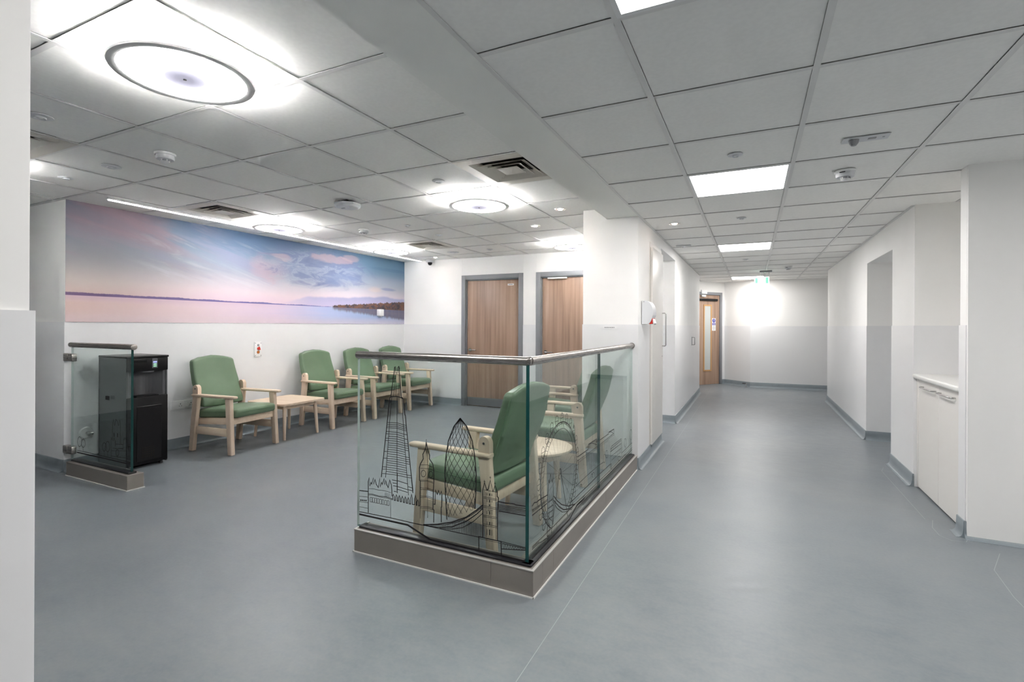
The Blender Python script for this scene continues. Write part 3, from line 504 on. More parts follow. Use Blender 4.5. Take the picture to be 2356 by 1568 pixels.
SIDE_PRINT=[(5.2,[(2.186,0.388),(2.211,0.397),(2.241,0.39),(2.265,0.392),(2.386,0.382)]),(2.2,[(2.186,0.37),(2.386,0.36)]),(2.2,[(2.186,0.366),(2.386,0.355)]),(2.2,[(2.186,0.36),(2.378,0.352)]),(5.2,[(2.186,0.344),(2.378,0.341)]),(5.2,[(2.389,0.133),(2.387,0.341),(2.39,0.387),(2.394,0.43),(2.402,0.453),(2.411,0.434),(2.428,0.477),(2.45,0.43),(2.459,0.463),(2.469,0.36),(2.467,0.2)]),(2.2,[(2.408,0.379),(2.41,0.188)]),(2.2,[(2.449,0.366),(2.451,0.199)]),(2.2,[(2.391,0.343),(2.463,0.339)]),(2.2,[(2.391,0.339),(2.463,0.335)]),(2.2,[(2.391,0.311),(2.464,0.307)]),(2.2,[(2.391,0.308),(2.464,0.303)]),(2.2,[(2.392,0.286),(2.464,0.281)]),(2.2,[(2.392,0.282),(2.464,0.277)]),(2.2,[(2.392,0.255),(2.464,0.249)]),(2.2,[(2.392,0.251),(2.464,0.245)]),(5.2,[(2.474,0.349),(2.529,0.305),(2.597,0.264),(2.698,0.223),(2.829,0.193)]),(6.5,[(2.474,0.326),(2.549,0.27),(2.627,0.226),(2.73,0.197),(2.829,0.193)]),(3.4,[(2.474,0.316),(2.53,0.263),(2.607,0.219),(2.698,0.193)]),(3.4,[(2.188,0.193),(2.388,0.19),(2.521,0.19),(2.829,0.193),(3.016,0.187)]),(3.4,[(2.188,0.18),(2.267,0.178),(2.38,0.162)]),(3.4,[(2.188,0.187),(2.275,0.184)]),(2.2,[(2.522,0.186),(2.522,0.127)]),(9.9,[(2.188,0.124),(2.731,0.119),(2.863,0.175),(3.016,0.171)]),(3.4,[(2.321,0.331),(2.371,0.274)]),(3.4,[(2.338,0.292),(2.338,0.289),(2.336,0.286),(2.333,0.285),(2.329,0.285),(2.325,0.285),(2.321,0.287),(2.318,0.29),(2.315,0.293),(2.313,0.297),(2.312,0.301),(2.313,0.304),(2.315,0.306),(2.317,0.308),(2.321,0.308),(2.325,0.307),(2.329,0.305),(2.333,0.302),(2.336,0.299),(2.337,0.295),(2.338,0.292)]),(3.4,[(2.375,0.251),(2.375,0.248),(2.373,0.246),(2.371,0.244),(2.368,0.244),(2.365,0.245),(2.362,0.246),(2.359,0.249),(2.357,0.252),(2.356,0.255),(2.355,0.258),(2.355,0.261),(2.357,0.263),(2.359,0.265),(2.362,0.265),(2.365,0.265),(2.368,0.263),(2.371,0.261),(2.373,0.258),(2.375,0.254),(2.375,0.251)]),(5.2,[(2.7,0.193),(2.729,0.211),(2.755,0.232),(2.779,0.256),(2.8,0.282),(2.817,0.311),(2.831,0.342),(2.841,0.375),(2.847,0.408),(2.849,0.442),(2.847,0.476),(2.841,0.509),(2.83,0.541),(2.817,0.572),(2.799,0.601),(2.778,0.628),(2.754,0.652),(2.727,0.672),(2.698,0.69),(2.667,0.704),(2.635,0.714),(2.602,0.72),(2.568,0.722),(2.534,0.72),(2.501,0.714),(2.469,0.704),(2.438,0.69),(2.409,0.672),(2.382,0.652),(2.358,0.628),(2.337,0.601),(2.319,0.572),(2.306,0.541),(2.295,0.509),(2.289,0.476),(2.287,0.442),(2.289,0.408),(2.295,0.375),(2.305,0.342),(2.319,0.311),(2.336,0.282),(2.357,0.256),(2.381,0.232),(2.407,0.211),(2.436,0.193)]),(2,[(2.704,0.206),(2.731,0.224),(2.755,0.245),(2.777,0.268),(2.796,0.294),(2.812,0.323),(2.824,0.352),(2.833,0.383),(2.838,0.415),(2.839,0.447),(2.836,0.48),(2.83,0.511),(2.82,0.542),(2.806,0.571),(2.789,0.598),(2.769,0.623),(2.746,0.646),(2.72,0.666),(2.692,0.682),(2.663,0.695),(2.632,0.705),(2.6,0.71),(2.568,0.712),(2.536,0.71),(2.504,0.705),(2.473,0.695),(2.444,0.682),(2.416,0.666),(2.39,0.646),(2.367,0.623),(2.347,0.598),(2.33,0.571),(2.316,0.542),(2.306,0.511),(2.3,0.48),(2.297,0.447),(2.298,0.415),(2.303,0.383),(2.312,0.352),(2.324,0.323),(2.34,0.294),(2.359,0.268),(2.381,0.245),(2.405,0.224),(2.432,0.206)]),(3.2,[(2.69,0.229),(2.715,0.245),(2.737,0.264),(2.757,0.285),(2.774,0.309),(2.788,0.334),(2.799,0.361),(2.807,0.389),(2.811,0.418),(2.812,0.447),(2.81,0.476),(2.804,0.504),(2.795,0.532),(2.783,0.558),(2.767,0.583),(2.749,0.605),(2.728,0.626),(2.705,0.643),(2.68,0.658),(2.653,0.67),(2.626,0.679),(2.597,0.684),(2.568,0.685),(2.539,0.684),(2.51,0.679),(2.483,0.67),(2.456,0.658),(2.431,0.643),(2.408,0.626),(2.387,0.605),(2.369,0.583),(2.353,0.558),(2.341,0.532),(2.332,0.504),(2.326,0.476),(2.324,0.447),(2.325,0.418),(2.329,0.389),(2.337,0.361),(2.348,0.334),(2.362,0.309),(2.379,0.285),(2.399,0.264),(2.421,0.245),(2.446,0.229)]),(2,[(2.69,0.229),(2.723,0.207)]),(2,[(2.712,0.243),(2.747,0.224)]),(2,[(2.732,0.259),(2.768,0.244)]),(2,[(2.75,0.277),(2.788,0.266)]),(2,[(2.766,0.297),(2.805,0.29)]),(2,[(2.78,0.319),(2.819,0.315)]),(2,[(2.791,0.342),(2.831,0.342)]),(2,[(2.801,0.365),(2.84,0.37)]),(2,[(2.807,0.39),(2.846,0.399)]),(2,[(2.811,0.415),(2.849,0.428)]),(2,[(2.812,0.441),(2.848,0.458)]),(2,[(2.811,0.467),(2.845,0.487)]),(2,[(2.807,0.492),(2.839,0.516)]),(2,[(2.801,0.517),(2.83,0.544)]),(2,[(2.791,0.54),(2.817,0.57)]),(2,[(2.78,0.563),(2.802,0.596)]),(2,[(2.766,0.585),(2.785,0.62)]),(2,[(2.75,0.605),(2.765,0.641)]),(2,[(2.732,0.623),(2.743,0.661)]),(2,[(2.712,0.639),(2.719,0.678)]),(2,[(2.69,0.653),(2.694,0.692)]),(2,[(2.667,0.664),(2.667,0.704)]),(2,[(2.644,0.674),(2.639,0.713)]),(2,[(2.619,0.68),(2.61,0.719)]),(2,[(2.594,0.684),(2.581,0.722)]),(2,[(2.568,0.685),(2.551,0.721)]),(2,[(2.542,0.684),(2.522,0.718)]),(2,[(2.517,0.68),(2.493,0.712)]),(2,[(2.492,0.674),(2.465,0.703)]),(2,[(2.469,0.664),(2.439,0.69)]),(2,[(2.446,0.653),(2.413,0.675)]),(2,[(2.424,0.639),(2.389,0.658)]),(2,[(2.404,0.623),(2.368,0.638)]),(2,[(2.386,0.605),(2.348,0.616)]),(2,[(2.37,0.585),(2.331,0.592)]),(2,[(2.356,0.563),(2.317,0.567)]),(2,[(2.345,0.54),(2.305,0.54)]),(2,[(2.335,0.517),(2.296,0.512)]),(2,[(2.329,0.492),(2.29,0.483)]),(2,[(2.325,0.467),(2.287,0.454)]),(2,[(2.324,0.441),(2.288,0.424)]),(2,[(2.325,0.415),(2.291,0.395)]),(2,[(2.329,0.39),(2.297,0.366)]),(2,[(2.335,0.365),(2.306,0.338)]),(2,[(2.345,0.342),(2.319,0.312)]),(2,[(2.356,0.319),(2.334,0.286)]),(2,[(2.37,0.297),(2.351,0.262)]),(2,[(2.386,0.277),(2.371,0.241)]),(2,[(2.404,0.259),(2.393,0.221)]),(2,[(2.424,0.243),(2.417,0.204)]),(2,[(2.446,0.229),(2.442,0.19)]),(2.9,[(2.784,0.21),(2.778,0.231),(2.762,0.24),(2.747,0.231),(2.74,0.21),(2.747,0.188),(2.762,0.18),(2.778,0.188),(2.784,0.21)]),(2.3,[(2.742,0.21),(2.782,0.21)]),(2.9,[(2.837,0.268),(2.831,0.289),(2.815,0.298),(2.8,0.289),(2.793,0.268),(2.8,0.247),(2.815,0.238),(2.831,0.246),(2.837,0.268)]),(2.3,[(2.795,0.268),(2.835,0.268)]),(2.9,[(2.874,0.338),(2.867,0.359),(2.852,0.368),(2.836,0.359),(2.83,0.338),(2.836,0.317),(2.852,0.308),(2.867,0.316),(2.874,0.338)]),(2.3,[(2.832,0.338),(2.872,0.338)]),(2.9,[(2.891,0.415),(2.884,0.436),(2.869,0.445),(2.853,0.436),(2.847,0.415),(2.853,0.394),(2.869,0.385),(2.884,0.393),(2.891,0.415)]),(2.3,[(2.849,0.415),(2.889,0.415)]),(2.9,[(2.887,0.493),(2.881,0.515),(2.866,0.523),(2.85,0.515),(2.843,0.494),(2.85,0.472),(2.865,0.463),(2.881,0.472),(2.887,0.493)]),(2.3,[(2.845,0.493),(2.885,0.493)]),(2.9,[(2.864,0.569),(2.857,0.59),(2.842,0.599),(2.826,0.59),(2.82,0.569),(2.826,0.547),(2.842,0.539),(2.857,0.547),(2.864,0.569)]),(2.3,[(2.822,0.569),(2.862,0.569)]),(2.9,[(2.821,0.635),(2.815,0.656),(2.799,0.665),(2.784,0.656),(2.777,0.635),(2.784,0.614),(2.799,0.605),(2.815,0.614),(2.821,0.635)]),(2.3,[(2.779,0.635),(2.819,0.635)]),(2.9,[(2.763,0.688),(2.757,0.71),(2.741,0.718),(2.726,0.71),(2.719,0.688),(2.726,0.667),(2.741,0.658),(2.757,0.667),(2.763,0.688)]),(2.3,[(2.721,0.688),(2.761,0.688)]),(2.9,[(2.693,0.725),(2.687,0.746),(2.671,0.755),(2.656,0.746),(2.649,0.725),(2.656,0.704),(2.671,0.695),(2.687,0.704),(2.693,0.725)]),(2.3,[(2.651,0.725),(2.691,0.725)]),(2.9,[(2.616,0.742),(2.61,0.763),(2.594,0.772),(2.579,0.763),(2.572,0.742),(2.579,0.721),(2.594,0.712),(2.61,0.721),(2.616,0.742)]),(2.3,[(2.574,0.742),(2.614,0.742)]),(2.9,[(2.538,0.738),(2.531,0.76),(2.516,0.768),(2.5,0.76),(2.494,0.739),(2.5,0.717),(2.515,0.708),(2.531,0.717),(2.538,0.738)]),(2.3,[(2.496,0.738),(2.536,0.738)]),(2.9,[(2.462,0.715),(2.456,0.736),(2.44,0.745),(2.425,0.736),(2.418,0.715),(2.425,0.694),(2.44,0.685),(2.456,0.694),(2.462,0.715)]),(2.3,[(2.42,0.715),(2.46,0.715)]),(2.9,[(2.396,0.672),(2.389,0.694),(2.374,0.702),(2.358,0.694),(2.352,0.672),(2.358,0.651),(2.374,0.642),(2.389,0.651),(2.396,0.672)]),(2.3,[(2.354,0.672),(2.394,0.672)]),(2.9,[(2.343,0.614),(2.336,0.635),(2.321,0.644),(2.305,0.636),(2.299,0.614),(2.305,0.593),(2.321,0.584),(2.336,0.593),(2.343,0.614)]),(2.3,[(2.301,0.614),(2.341,0.614)]),(2.9,[(2.306,0.544),(2.3,0.566),(2.284,0.574),(2.269,0.566),(2.262,0.544),(2.269,0.523),(2.284,0.514),(2.3,0.523),(2.306,0.544)]),(2.3,[(2.264,0.544),(2.304,0.544)]),(2.9,[(2.289,0.467),(2.283,0.489),(2.267,0.497),(2.252,0.489),(2.245,0.467),(2.251,0.446),(2.267,0.437),(2.283,0.446),(2.289,0.467)]),(2.3,[(2.247,0.467),(2.287,0.467)]),(2.9,[(2.293,0.389),(2.286,0.41),(2.271,0.419),(2.255,0.41),(2.249,0.389),(2.255,0.367),(2.27,0.359),(2.286,0.367),(2.293,0.388)]),(2.3,[(2.251,0.389),(2.291,0.389)]),(2.9,[(2.316,0.313),(2.31,0.335),(2.294,0.343),(2.279,0.335),(2.272,0.313),(2.279,0.292),(2.294,0.283),(2.31,0.292),(2.316,0.313)]),(2.3,[(2.274,0.313),(2.314,0.313)]),(2.9,[(2.359,0.247),(2.352,0.268),(2.337,0.277),(2.321,0.268),(2.315,0.247),(2.321,0.226),(2.337,0.217),(2.352,0.226),(2.359,0.247)]),(2.3,[(2.317,0.247),(2.357,0.247)]),(2.9,[(2.417,0.194),(2.41,0.215),(2.395,0.224),(2.379,0.215),(2.373,0.194),(2.379,0.172),(2.395,0.164),(2.41,0.172),(2.417,0.193)]),(2.3,[(2.375,0.194),(2.415,0.194)]),(0.9,[(2.568,0.441),(2.812,0.441)]),(0.9,[(2.568,0.441),(2.804,0.504)]),(0.9,[(2.568,0.441),(2.78,0.563)]),(0.9,[(2.568,0.441),(2.741,0.614)]),(0.9,[(2.568,0.441),(2.69,0.653)]),(0.9,[(2.568,0.441),(2.631,0.677)]),(0.9,[(2.568,0.441),(2.568,0.685)]),(0.9,[(2.568,0.441),(2.505,0.677)]),(0.9,[(2.568,0.441),(2.446,0.653)]),(0.9,[(2.568,0.441),(2.395,0.614)]),(0.9,[(2.568,0.441),(2.356,0.563)]),(0.9,[(2.568,0.441),(2.332,0.504)]),(0.9,[(2.568,0.441),(2.324,0.441)]),(0.9,[(2.568,0.441),(2.332,0.378)]),(0.9,[(2.568,0.441),(2.356,0.319)]),(0.9,[(2.568,0.441),(2.395,0.268)]),(0.9,[(2.568,0.441),(2.446,0.229)]),(0.9,[(2.568,0.441),(2.741,0.268)]),(0.9,[(2.568,0.441),(2.78,0.319)]),(0.9,[(2.568,0.441),(2.804,0.378)]),(3.9,[(2.588,0.441),(2.582,0.462),(2.568,0.471),(2.554,0.462),(2.548,0.441),(2.554,0.42),(2.568,0.411),(2.582,0.42),(2.588,0.441)]),(4.5,[(2.553,0.441),(2.438,0.166)]),(4.5,[(2.583,0.441),(2.698,0.166)]),(5.2,[(2.873,0.462),(3.083,0.46),(3.09,0.491),(3.277,0.489),(3.28,0.465),(3.586,0.462),(3.594,0.473),(3.746,0.468),(3.751,0.416)]),(3.4,[(2.868,0.439),(3.09,0.436),(3.281,0.434),(3.737,0.436)]),(2.2,[(2.874,0.429),(3.737,0.425)]),(2.2,[(2.874,0.422),(3.587,0.417)]),(3.4,[(3.092,0.491),(3.177,0.481),(3.278,0.451)]),(2.2,[(3.176,0.561),(3.182,0.484)]),(3.4,[(3.594,0.473),(3.673,0.461),(3.737,0.436)]),(2.9,[(2.892,0.418),(2.892,0.363)]),(1.7,[(2.908,0.418),(2.909,0.383)]),(1.7,[(2.925,0.418),(2.925,0.378)]),(2.9,[(2.942,0.418),(2.942,0.372)]),(1.7,[(2.959,0.418),(2.959,0.366)]),(1.7,[(2.976,0.418),(2.977,0.361)]),(2.9,[(2.993,0.418),(2.994,0.382)]),(1.7,[(3.011,0.417),(3.011,0.376)]),(1.7,[(3.028,0.417),(3.029,0.37)]),(2.9,[(3.046,0.417),(3.047,0.364)]),(1.7,[(3.064,0.417),(3.065,0.358)]),(1.7,[(3.083,0.417),(3.083,0.38)]),(2.9,[(3.101,0.417),(3.102,0.374)]),(1.7,[(3.12,0.416),(3.121,0.325)]),(1.7,[(3.139,0.416),(3.14,0.318)]),(2.9,[(3.158,0.416),(3.159,0.312)]),(1.7,[(3.177,0.416),(3.178,0.334)]),(1.7,[(3.197,0.416),(3.198,0.328)]),(2.9,[(3.216,0.416),(3.218,0.321)]),(1.7,[(3.236,0.416),(3.238,0.315)]),(1.7,[(3.256,0.415),(3.258,0.308)]),(2.9,[(3.277,0.415),(3.278,0.331)]),(1.7,[(3.297,0.415),(3.299,0.324)]),(1.7,[(3.318,0.415),(3.32,0.318)]),(2.9,[(3.339,0.415),(3.341,0.311)]),(1.7,[(3.36,0.414),(3.362,0.305)]),(1.7,[(3.382,0.414),(3.383,0.328)]),(2.9,[(3.403,0.414),(3.405,0.321)]),(1.7,[(3.425,0.414),(3.427,0.314)]),(1.7,[(3.448,0.414),(3.449,0.307)]),(2.9,[(3.47,0.414),(3.472,0.301)]),(1.7,[(3.493,0.413),(3.494,0.324)]),(1.7,[(3.516,0.413),(3.518,0.317)]),(2.9,[(3.539,0.413),(3.541,0.31)]),(1.7,[(3.563,0.413),(3.565,0.303)]),(1.7,[(3.587,0.413),(3.589,0.296)]),(2.9,[(3.611,0.412),(3.612,0.321)]),(5.2,[(2.748,0.228),(3.318,0.231),(3.633,0.228)]),(3.4,[(2.836,0.295),(3.079,0.299),(3.302,0.297),(3.456,0.288)]),(3.4,[(2.925,0.251),(2.927,0.276),(2.941,0.279),(2.956,0.27),(2.959,0.248)]),(3.4,[(3.155,0.251),(3.157,0.278),(3.174,0.282),(3.19,0.271),(3.194,0.248)]),(3.4,[(3.189,0.251),(3.192,0.279),(3.209,0.282),(3.226,0.272),(3.229,0.248)]),(3.4,[(2.837,0.193),(3.334,0.185),(3.678,0.179),(4.392,0.188)]),(5.2,[(2.86,0.175),(3.334,0.17),(3.679,0.166),(4.392,0.172)]),(3.4,[(4.002,0.229),(4.391,0.231)]),(3.4,[(3.571,0.318),(3.57,0.31),(3.566,0.303),(3.559,0.299),(3.551,0.297),(3.541,0.297),(3.532,0.301),(3.523,0.307),(3.517,0.315),(3.512,0.323),(3.511,0.332),(3.512,0.34),(3.516,0.347),(3.523,0.351),(3.531,0.353),(3.54,0.352),(3.55,0.349),(3.558,0.343),(3.565,0.335),(3.57,0.327),(3.571,0.318)]),(3.4,[(3.506,0.302),(3.505,0.293),(3.502,0.285),(3.496,0.28),(3.489,0.278),(3.481,0.278),(3.473,0.281),(3.465,0.288),(3.459,0.296),(3.456,0.305),(3.454,0.315),(3.455,0.324),(3.459,0.331),(3.464,0.337),(3.472,0.339),(3.48,0.339),(3.488,0.336),(3.495,0.33),(3.501,0.322),(3.505,0.312),(3.506,0.302)]),(3.4,[(3.678,0.188),(3.646,0.224),(3.644,0.337),(3.675,0.353),(3.983,0.348),(4.006,0.198)]),(3.4,[(3.644,0.337),(3.983,0.335)]),(3.4,[(3.644,0.319),(3.984,0.309)]),(2.2,[(3.659,0.28),(3.984,0.272)]),(2.2,[(3.677,0.248),(3.985,0.242)]),(3.4,[(3.676,0.337),(3.676,0.318)]),(2.2,[(3.677,0.275),(3.677,0.25)]),(3.4,[(3.73,0.337),(3.73,0.317)]),(2.2,[(3.731,0.274),(3.731,0.249)]),(3.4,[(3.789,0.336),(3.79,0.316)]),(2.2,[(3.791,0.273),(3.791,0.247)]),(3.4,[(3.853,0.336),(3.853,0.315)]),(2.2,[(3.854,0.271),(3.854,0.245)]),(3.4,[(3.918,0.335),(3.918,0.314)]),(2.2,[(3.919,0.27),(3.92,0.243)]),(3.4,[(3.962,0.335),(3.963,0.314)]),(2.2,[(3.964,0.269),(3.964,0.242)]),(3.4,[(3.685,0.2),(3.684,0.195),(3.681,0.191),(3.676,0.188),(3.671,0.187),(3.664,0.188),(3.657,0.19),(3.651,0.194),(3.646,0.199),(3.643,0.205),(3.642,0.211),(3.643,0.217),(3.646,0.221),(3.651,0.224),(3.657,0.225),(3.663,0.224),(3.67,0.222),(3.676,0.217),(3.681,0.212),(3.684,0.206),(3.685,0.2)]),(3.4,[(3.943,0.198),(3.941,0.193),(3.937,0.189),(3.931,0.187),(3.923,0.186),(3.915,0.188),(3.906,0.191),(3.898,0.195),(3.892,0.2),(3.888,0.206),(3.886,0.212),(3.888,0.217),(3.892,0.221),(3.898,0.223),(3.905,0.224),(3.914,0.223),(3.923,0.22),(3.931,0.215),(3.937,0.21),(3.941,0.204),(3.943,0.198)]),(3.4,[(4.162,0.276),(4.161,0.265),(4.155,0.257),(4.146,0.251),(4.135,0.248),(4.123,0.249),(4.111,0.253),(4.1,0.261),(4.091,0.27),(4.085,0.281),(4.083,0.293),(4.085,0.303),(4.09,0.312),(4.099,0.318),(4.11,0.321),(4.122,0.32),(4.134,0.316),(4.145,0.308),(4.154,0.299),(4.16,0.287),(4.162,0.276)]),(2.2,[(4.123,0.249),(4.124,0.226)]),(3.4,[(4.38,0.302),(4.378,0.289),(4.373,0.277),(4.364,0.269),(4.353,0.265),(4.341,0.265),(4.329,0.27),(4.319,0.278),(4.31,0.29),(4.304,0.303),(4.302,0.318),(4.304,0.331),(4.309,0.342),(4.317,0.351),(4.328,0.355),(4.34,0.355),(4.352,0.351),(4.363,0.342),(4.371,0.331),(4.377,0.317),(4.38,0.302)]),(2.2,[(4.341,0.265),(4.342,0.23)])]
LEFT_PRINT=[(3.9,[(-4.957,0.282),(-4.958,0.269),(-4.963,0.257),(-4.97,0.247),(-4.978,0.241),(-4.988,0.238),(-4.998,0.238),(-5.006,0.243),(-5.014,0.252),(-5.018,0.263),(-5.02,0.275),(-5.018,0.288),(-5.014,0.3),(-5.007,0.31),(-4.998,0.316),(-4.989,0.319),(-4.979,0.318),(-4.97,0.313),(-4.963,0.305),(-4.959,0.294),(-4.957,0.282)]),(2,[(-4.988,0.27),(-4.988,0.205)]),(2,[(-4.987,0.275),(-4.979,0.287)]),(3.9,[(-4.902,0.275),(-4.904,0.264),(-4.908,0.254),(-4.914,0.246),(-4.922,0.24),(-4.931,0.238),(-4.94,0.238),(-4.948,0.242),(-4.955,0.249),(-4.959,0.258),(-4.96,0.269),(-4.959,0.28),(-4.955,0.29),(-4.949,0.298),(-4.941,0.304),(-4.932,0.307),(-4.923,0.306),(-4.915,0.302),(-4.908,0.295),(-4.904,0.286),(-4.902,0.275)]),(2,[(-4.931,0.265),(-4.931,0.207)]),(2,[(-4.93,0.269),(-4.922,0.281)]),(3.9,[(-4.587,0.28),(-4.588,0.269),(-4.592,0.26),(-4.599,0.252),(-4.607,0.246),(-4.616,0.243),(-4.625,0.244),(-4.633,0.248),(-4.639,0.254),(-4.643,0.263),(-4.645,0.273),(-4.644,0.284),(-4.64,0.294),(-4.633,0.302),(-4.625,0.307),(-4.616,0.31),(-4.607,0.309),(-4.599,0.305),(-4.593,0.299),(-4.588,0.29),(-4.587,0.28)]),(2,[(-4.616,0.27),(-4.615,0.205)]),(2,[(-4.615,0.273),(-4.607,0.285)]),(3.9,[(-4.538,0.288),(-4.539,0.275),(-4.543,0.263),(-4.549,0.254),(-4.557,0.247),(-4.566,0.244),(-4.575,0.245),(-4.583,0.25),(-4.59,0.258),(-4.594,0.269),(-4.595,0.281),(-4.594,0.294),(-4.59,0.306),(-4.584,0.315),(-4.576,0.322),(-4.567,0.325),(-4.558,0.324),(-4.55,0.319),(-4.544,0.31),(-4.539,0.3),(-4.538,0.288)]),(2,[(-4.566,0.276),(-4.566,0.209)]),(2,[(-4.565,0.281),(-4.558,0.293)]),(3.9,[(-4.408,0.254),(-4.409,0.246),(-4.412,0.238),(-4.417,0.232),(-4.423,0.228),(-4.429,0.226),(-4.436,0.226),(-4.442,0.229),(-4.447,0.234),(-4.45,0.241),(-4.451,0.249),(-4.45,0.257),(-4.447,0.264),(-4.442,0.271),(-4.436,0.275),(-4.43,0.277),(-4.423,0.277),(-4.417,0.274),(-4.412,0.268),(-4.409,0.262),(-4.408,0.254)]),(2,[(-4.429,0.246),(-4.429,0.203)]),(2,[(-4.428,0.248),(-4.421,0.26)]),(3.9,[(-5.03,0.204),(-4.638,0.202),(-4.247,0.199)]),(9.9,[(-5.03,0.187),(-4.247,0.184)]),(3.9,[(-4.499,0.357),(-4.497,0.475),(-4.484,0.504),(-4.471,0.457),(-4.462,0.471),(-4.453,0.51),(-4.431,0.495),(-4.413,0.462),(-4.398,0.508),(-4.388,0.481),(-4.39,0.324)]),(3.9,[(-4.516,0.209),(-4.521,0.362),(-4.511,0.342),(-4.502,0.364),(-4.489,0.337),(-4.477,0.363),(-4.458,0.334),(-4.458,0.296)]),(3.9,[(-4.458,0.316),(-4.35,0.323)]),(2.6,[(-4.458,0.282),(-4.35,0.294)]),(3.9,[(-4.35,0.284),(-4.348,0.379),(-4.335,0.357),(-4.327,0.381),(-4.311,0.363),(-4.3,0.388),(-4.287,0.331),(-4.284,0.288)]),(2.6,[(-4.372,0.326),(-4.381,0.396)]),(2.6,[(-4.272,0.357),(-4.27,0.448),(-4.265,0.502),(-4.258,0.449),(-4.252,0.423)]),(11,[(-4.477,0.401),(-4.475,0.37)]),(11,[(-4.428,0.402),(-4.427,0.373)]),(2.6,[(-4.498,0.281),(-4.35,0.29)]),(2.6,[(-4.517,0.258),(-4.248,0.285)]),(2.6,[(-4.51,0.217),(-4.248,0.228)]),(7.8,[(-4.287,0.314),(-4.245,0.317)])]
# ================================================================== SETTING
ZC, ZL, ZTOP = 2.211, 2.302, 2.62      # corridor ceiling, lounge ceiling, slab
DADO = 1.265

def seg_wall(name, segs, clad=True, skirt=True, z1=ZTOP, thick=0.12, zclad=DADO):
    """segs: (p0, p1[, z0[, z1]]) with the room on the left of p0->p1"""
    mb = MB(); cl = MB(); sk = MB(); n_cl = n_sk = 0
    for sg in segs:
        p0, p1 = Vector(sg[0]), Vector(sg[1])
        za = sg[2] if len(sg) > 2 else 0.0
        zb = sg[3] if len(sg) > 3 else z1
        d = (p1 - p0).normalized(); nr = Vector((-d.y, d.x))
        t0, t1 = p0 + d * 0.0006, p1 - d * 0.0006
        q = [t0, t1, t1 - nr * thick, t0 - nr * thick]
        mb.hexa([(p.x, p.y, za) for p in q], [(p.x, p.y, zb) for p in q])
        e0, e1 = p0 - d * 0.004, p1 + d * 0.004
        if clad and za < 0.2:
            c0, c1 = e0 + nr * 0.005, e1 + nr * 0.005
            q = [c0, c1, e1 - nr * 0.001, e0 - nr * 0.001]
            cl.hexa([(p.x, p.y, 0.0) for p in q], [(p.x, p.y, min(zclad, zb)) for p in q]); n_cl += 1
        if skirt and za < 0.05:
            prof = [(0, 0), (0.046, 0), (0.046, 0.0012), (0.032, 0.0035), (0.023, 0.010), (0.017, 0.024), (0.0135, 0.05), (0.012, 0.098), (0.0105, 0.1), (0, 0.1)]
            L = (p1 - p0).length
            sk.prism(prof, lambda a, z, w: (p0.x + d.x * w + nr.x * a, p0.y + d.y * w + nr.y * a, z), -0.010, L + 0.010, smooth=True); n_sk += 1
    w = struct(mb.build('wall_' + name, 'wall_paint'))
    if n_cl: cl.build('cladding_sheet', 'wall_cladding', w)
    else: cl.bm.free()
    if n_sk: struct(sk.build('baseboard_' + name, 'skirting_vinyl', None, 60))
    else: sk.bm.free()
    return w

# ---- floor
floor = struct(MB().box(-7.5, 3.2, -2.5, 12.4, -0.06, 0.0).build('floor', 'floor_vinyl'))
sm = MB(); fl_fn = lambda a, b: (a, b, 0.0006)
sm.ribbon([(-0.742, -2.4), (-0.742, 11.0)], 0.003, fl_fn)
sm.ribbon([(1.06, 4.1), (1.02, 3.95), (1.02, 3.82), (1.06, 3.76), (1.13, 3.77), (1.15, 3.82)], 0.003, fl_fn)
sm.ribbon([(1.24, 3.66), (1.13, 3.40), (1.10, 3.1), (1.10, -2.4)], 0.003, fl_fn)
sm.ribbon([(1.02, 4.1), (1.02, 5.3), (1.06, 5.45)], 0.003, fl_fn)
sm.build('weld_seam', 'weld_seam', floor)

# ---- walls
seg_wall('left', [((-5.24, 6.7), (-5.24, 2.15))])
seg_wall('left_front', [((-5.24, 2.15), (-7.5, 2.15)), ((-7.5, 2.15), (-7.5, -2.5)), ((-7.5, -2.5), (-1.18, -2.5))])
D1 = (-4.109, -3.052); D2 = (-2.842, -1.785)
seg_wall('back', [((-0.9, 6.7), (D2[1], 6.7)), ((D2[0], 6.7), (D1[1], 6.7)), ((D1[0], 6.7), (-5.24, 6.7)),
                  ((D2[1], 6.7), (D2[0], 6.7), 2.03), ((D1[1], 6.7), (D1[0], 6.7), 2.03)])
seg_wall('inner_left', [((-0.9, 10.0), (-0.9, 6.7)), ((-1.5, 10.0), (-0.9, 10.0))])
struct(MB().box(-1.05, -0.9, 5.6, 6.7, 2.1, ZTOP).build('trim_1', 'wall_paint'))
DA, DB = Vector((-0.55, 11.88)), Vector((-1.30, 10.91))
seg_wall('far', [((2.6, 11.60), (-0.03, 11.47)), ((-0.03, 11.47), (-0.55, 11.88))])
dd = (DB - DA).normalized()
P1, P2 = DA + dd * 0.09, DA + dd * 1.02
seg_wall('far_door', [(DA, P1), (P2, DB), (P1, P2, 1.99)])
seg_wall('far_left', [((-1.5, 11.2), (-1.5, 10.0))], skirt=False)
seg_wall('far_right', [((1.15, 9.9), (2.6, 9.9)), ((2.6, 9.9), (2.6, 11.7))])
seg_wall('right', [((1.15, 6.71), (1.15, 9.9)), ((1.15, 4.91), (1.15, 5.6)), ((2.0, 6.71), (1.15, 6.71)), ((1.15, 5.6), (2.0, 5.6)), ((2.0, 5.6), (2.0, 6.71))])
struct(MB().box(1.15, 2.05, 5.6, 6.71, 1.96, ZTOP).build('trim_2', 'wall_paint'))
seg_wall('right_inner', [((1.75, 4.91), (1.15, 4.91)), ((1.75, 3.95), (1.75, 4.91)), ((1.15, 3.95), (1.75, 3.95))], skirt=False)
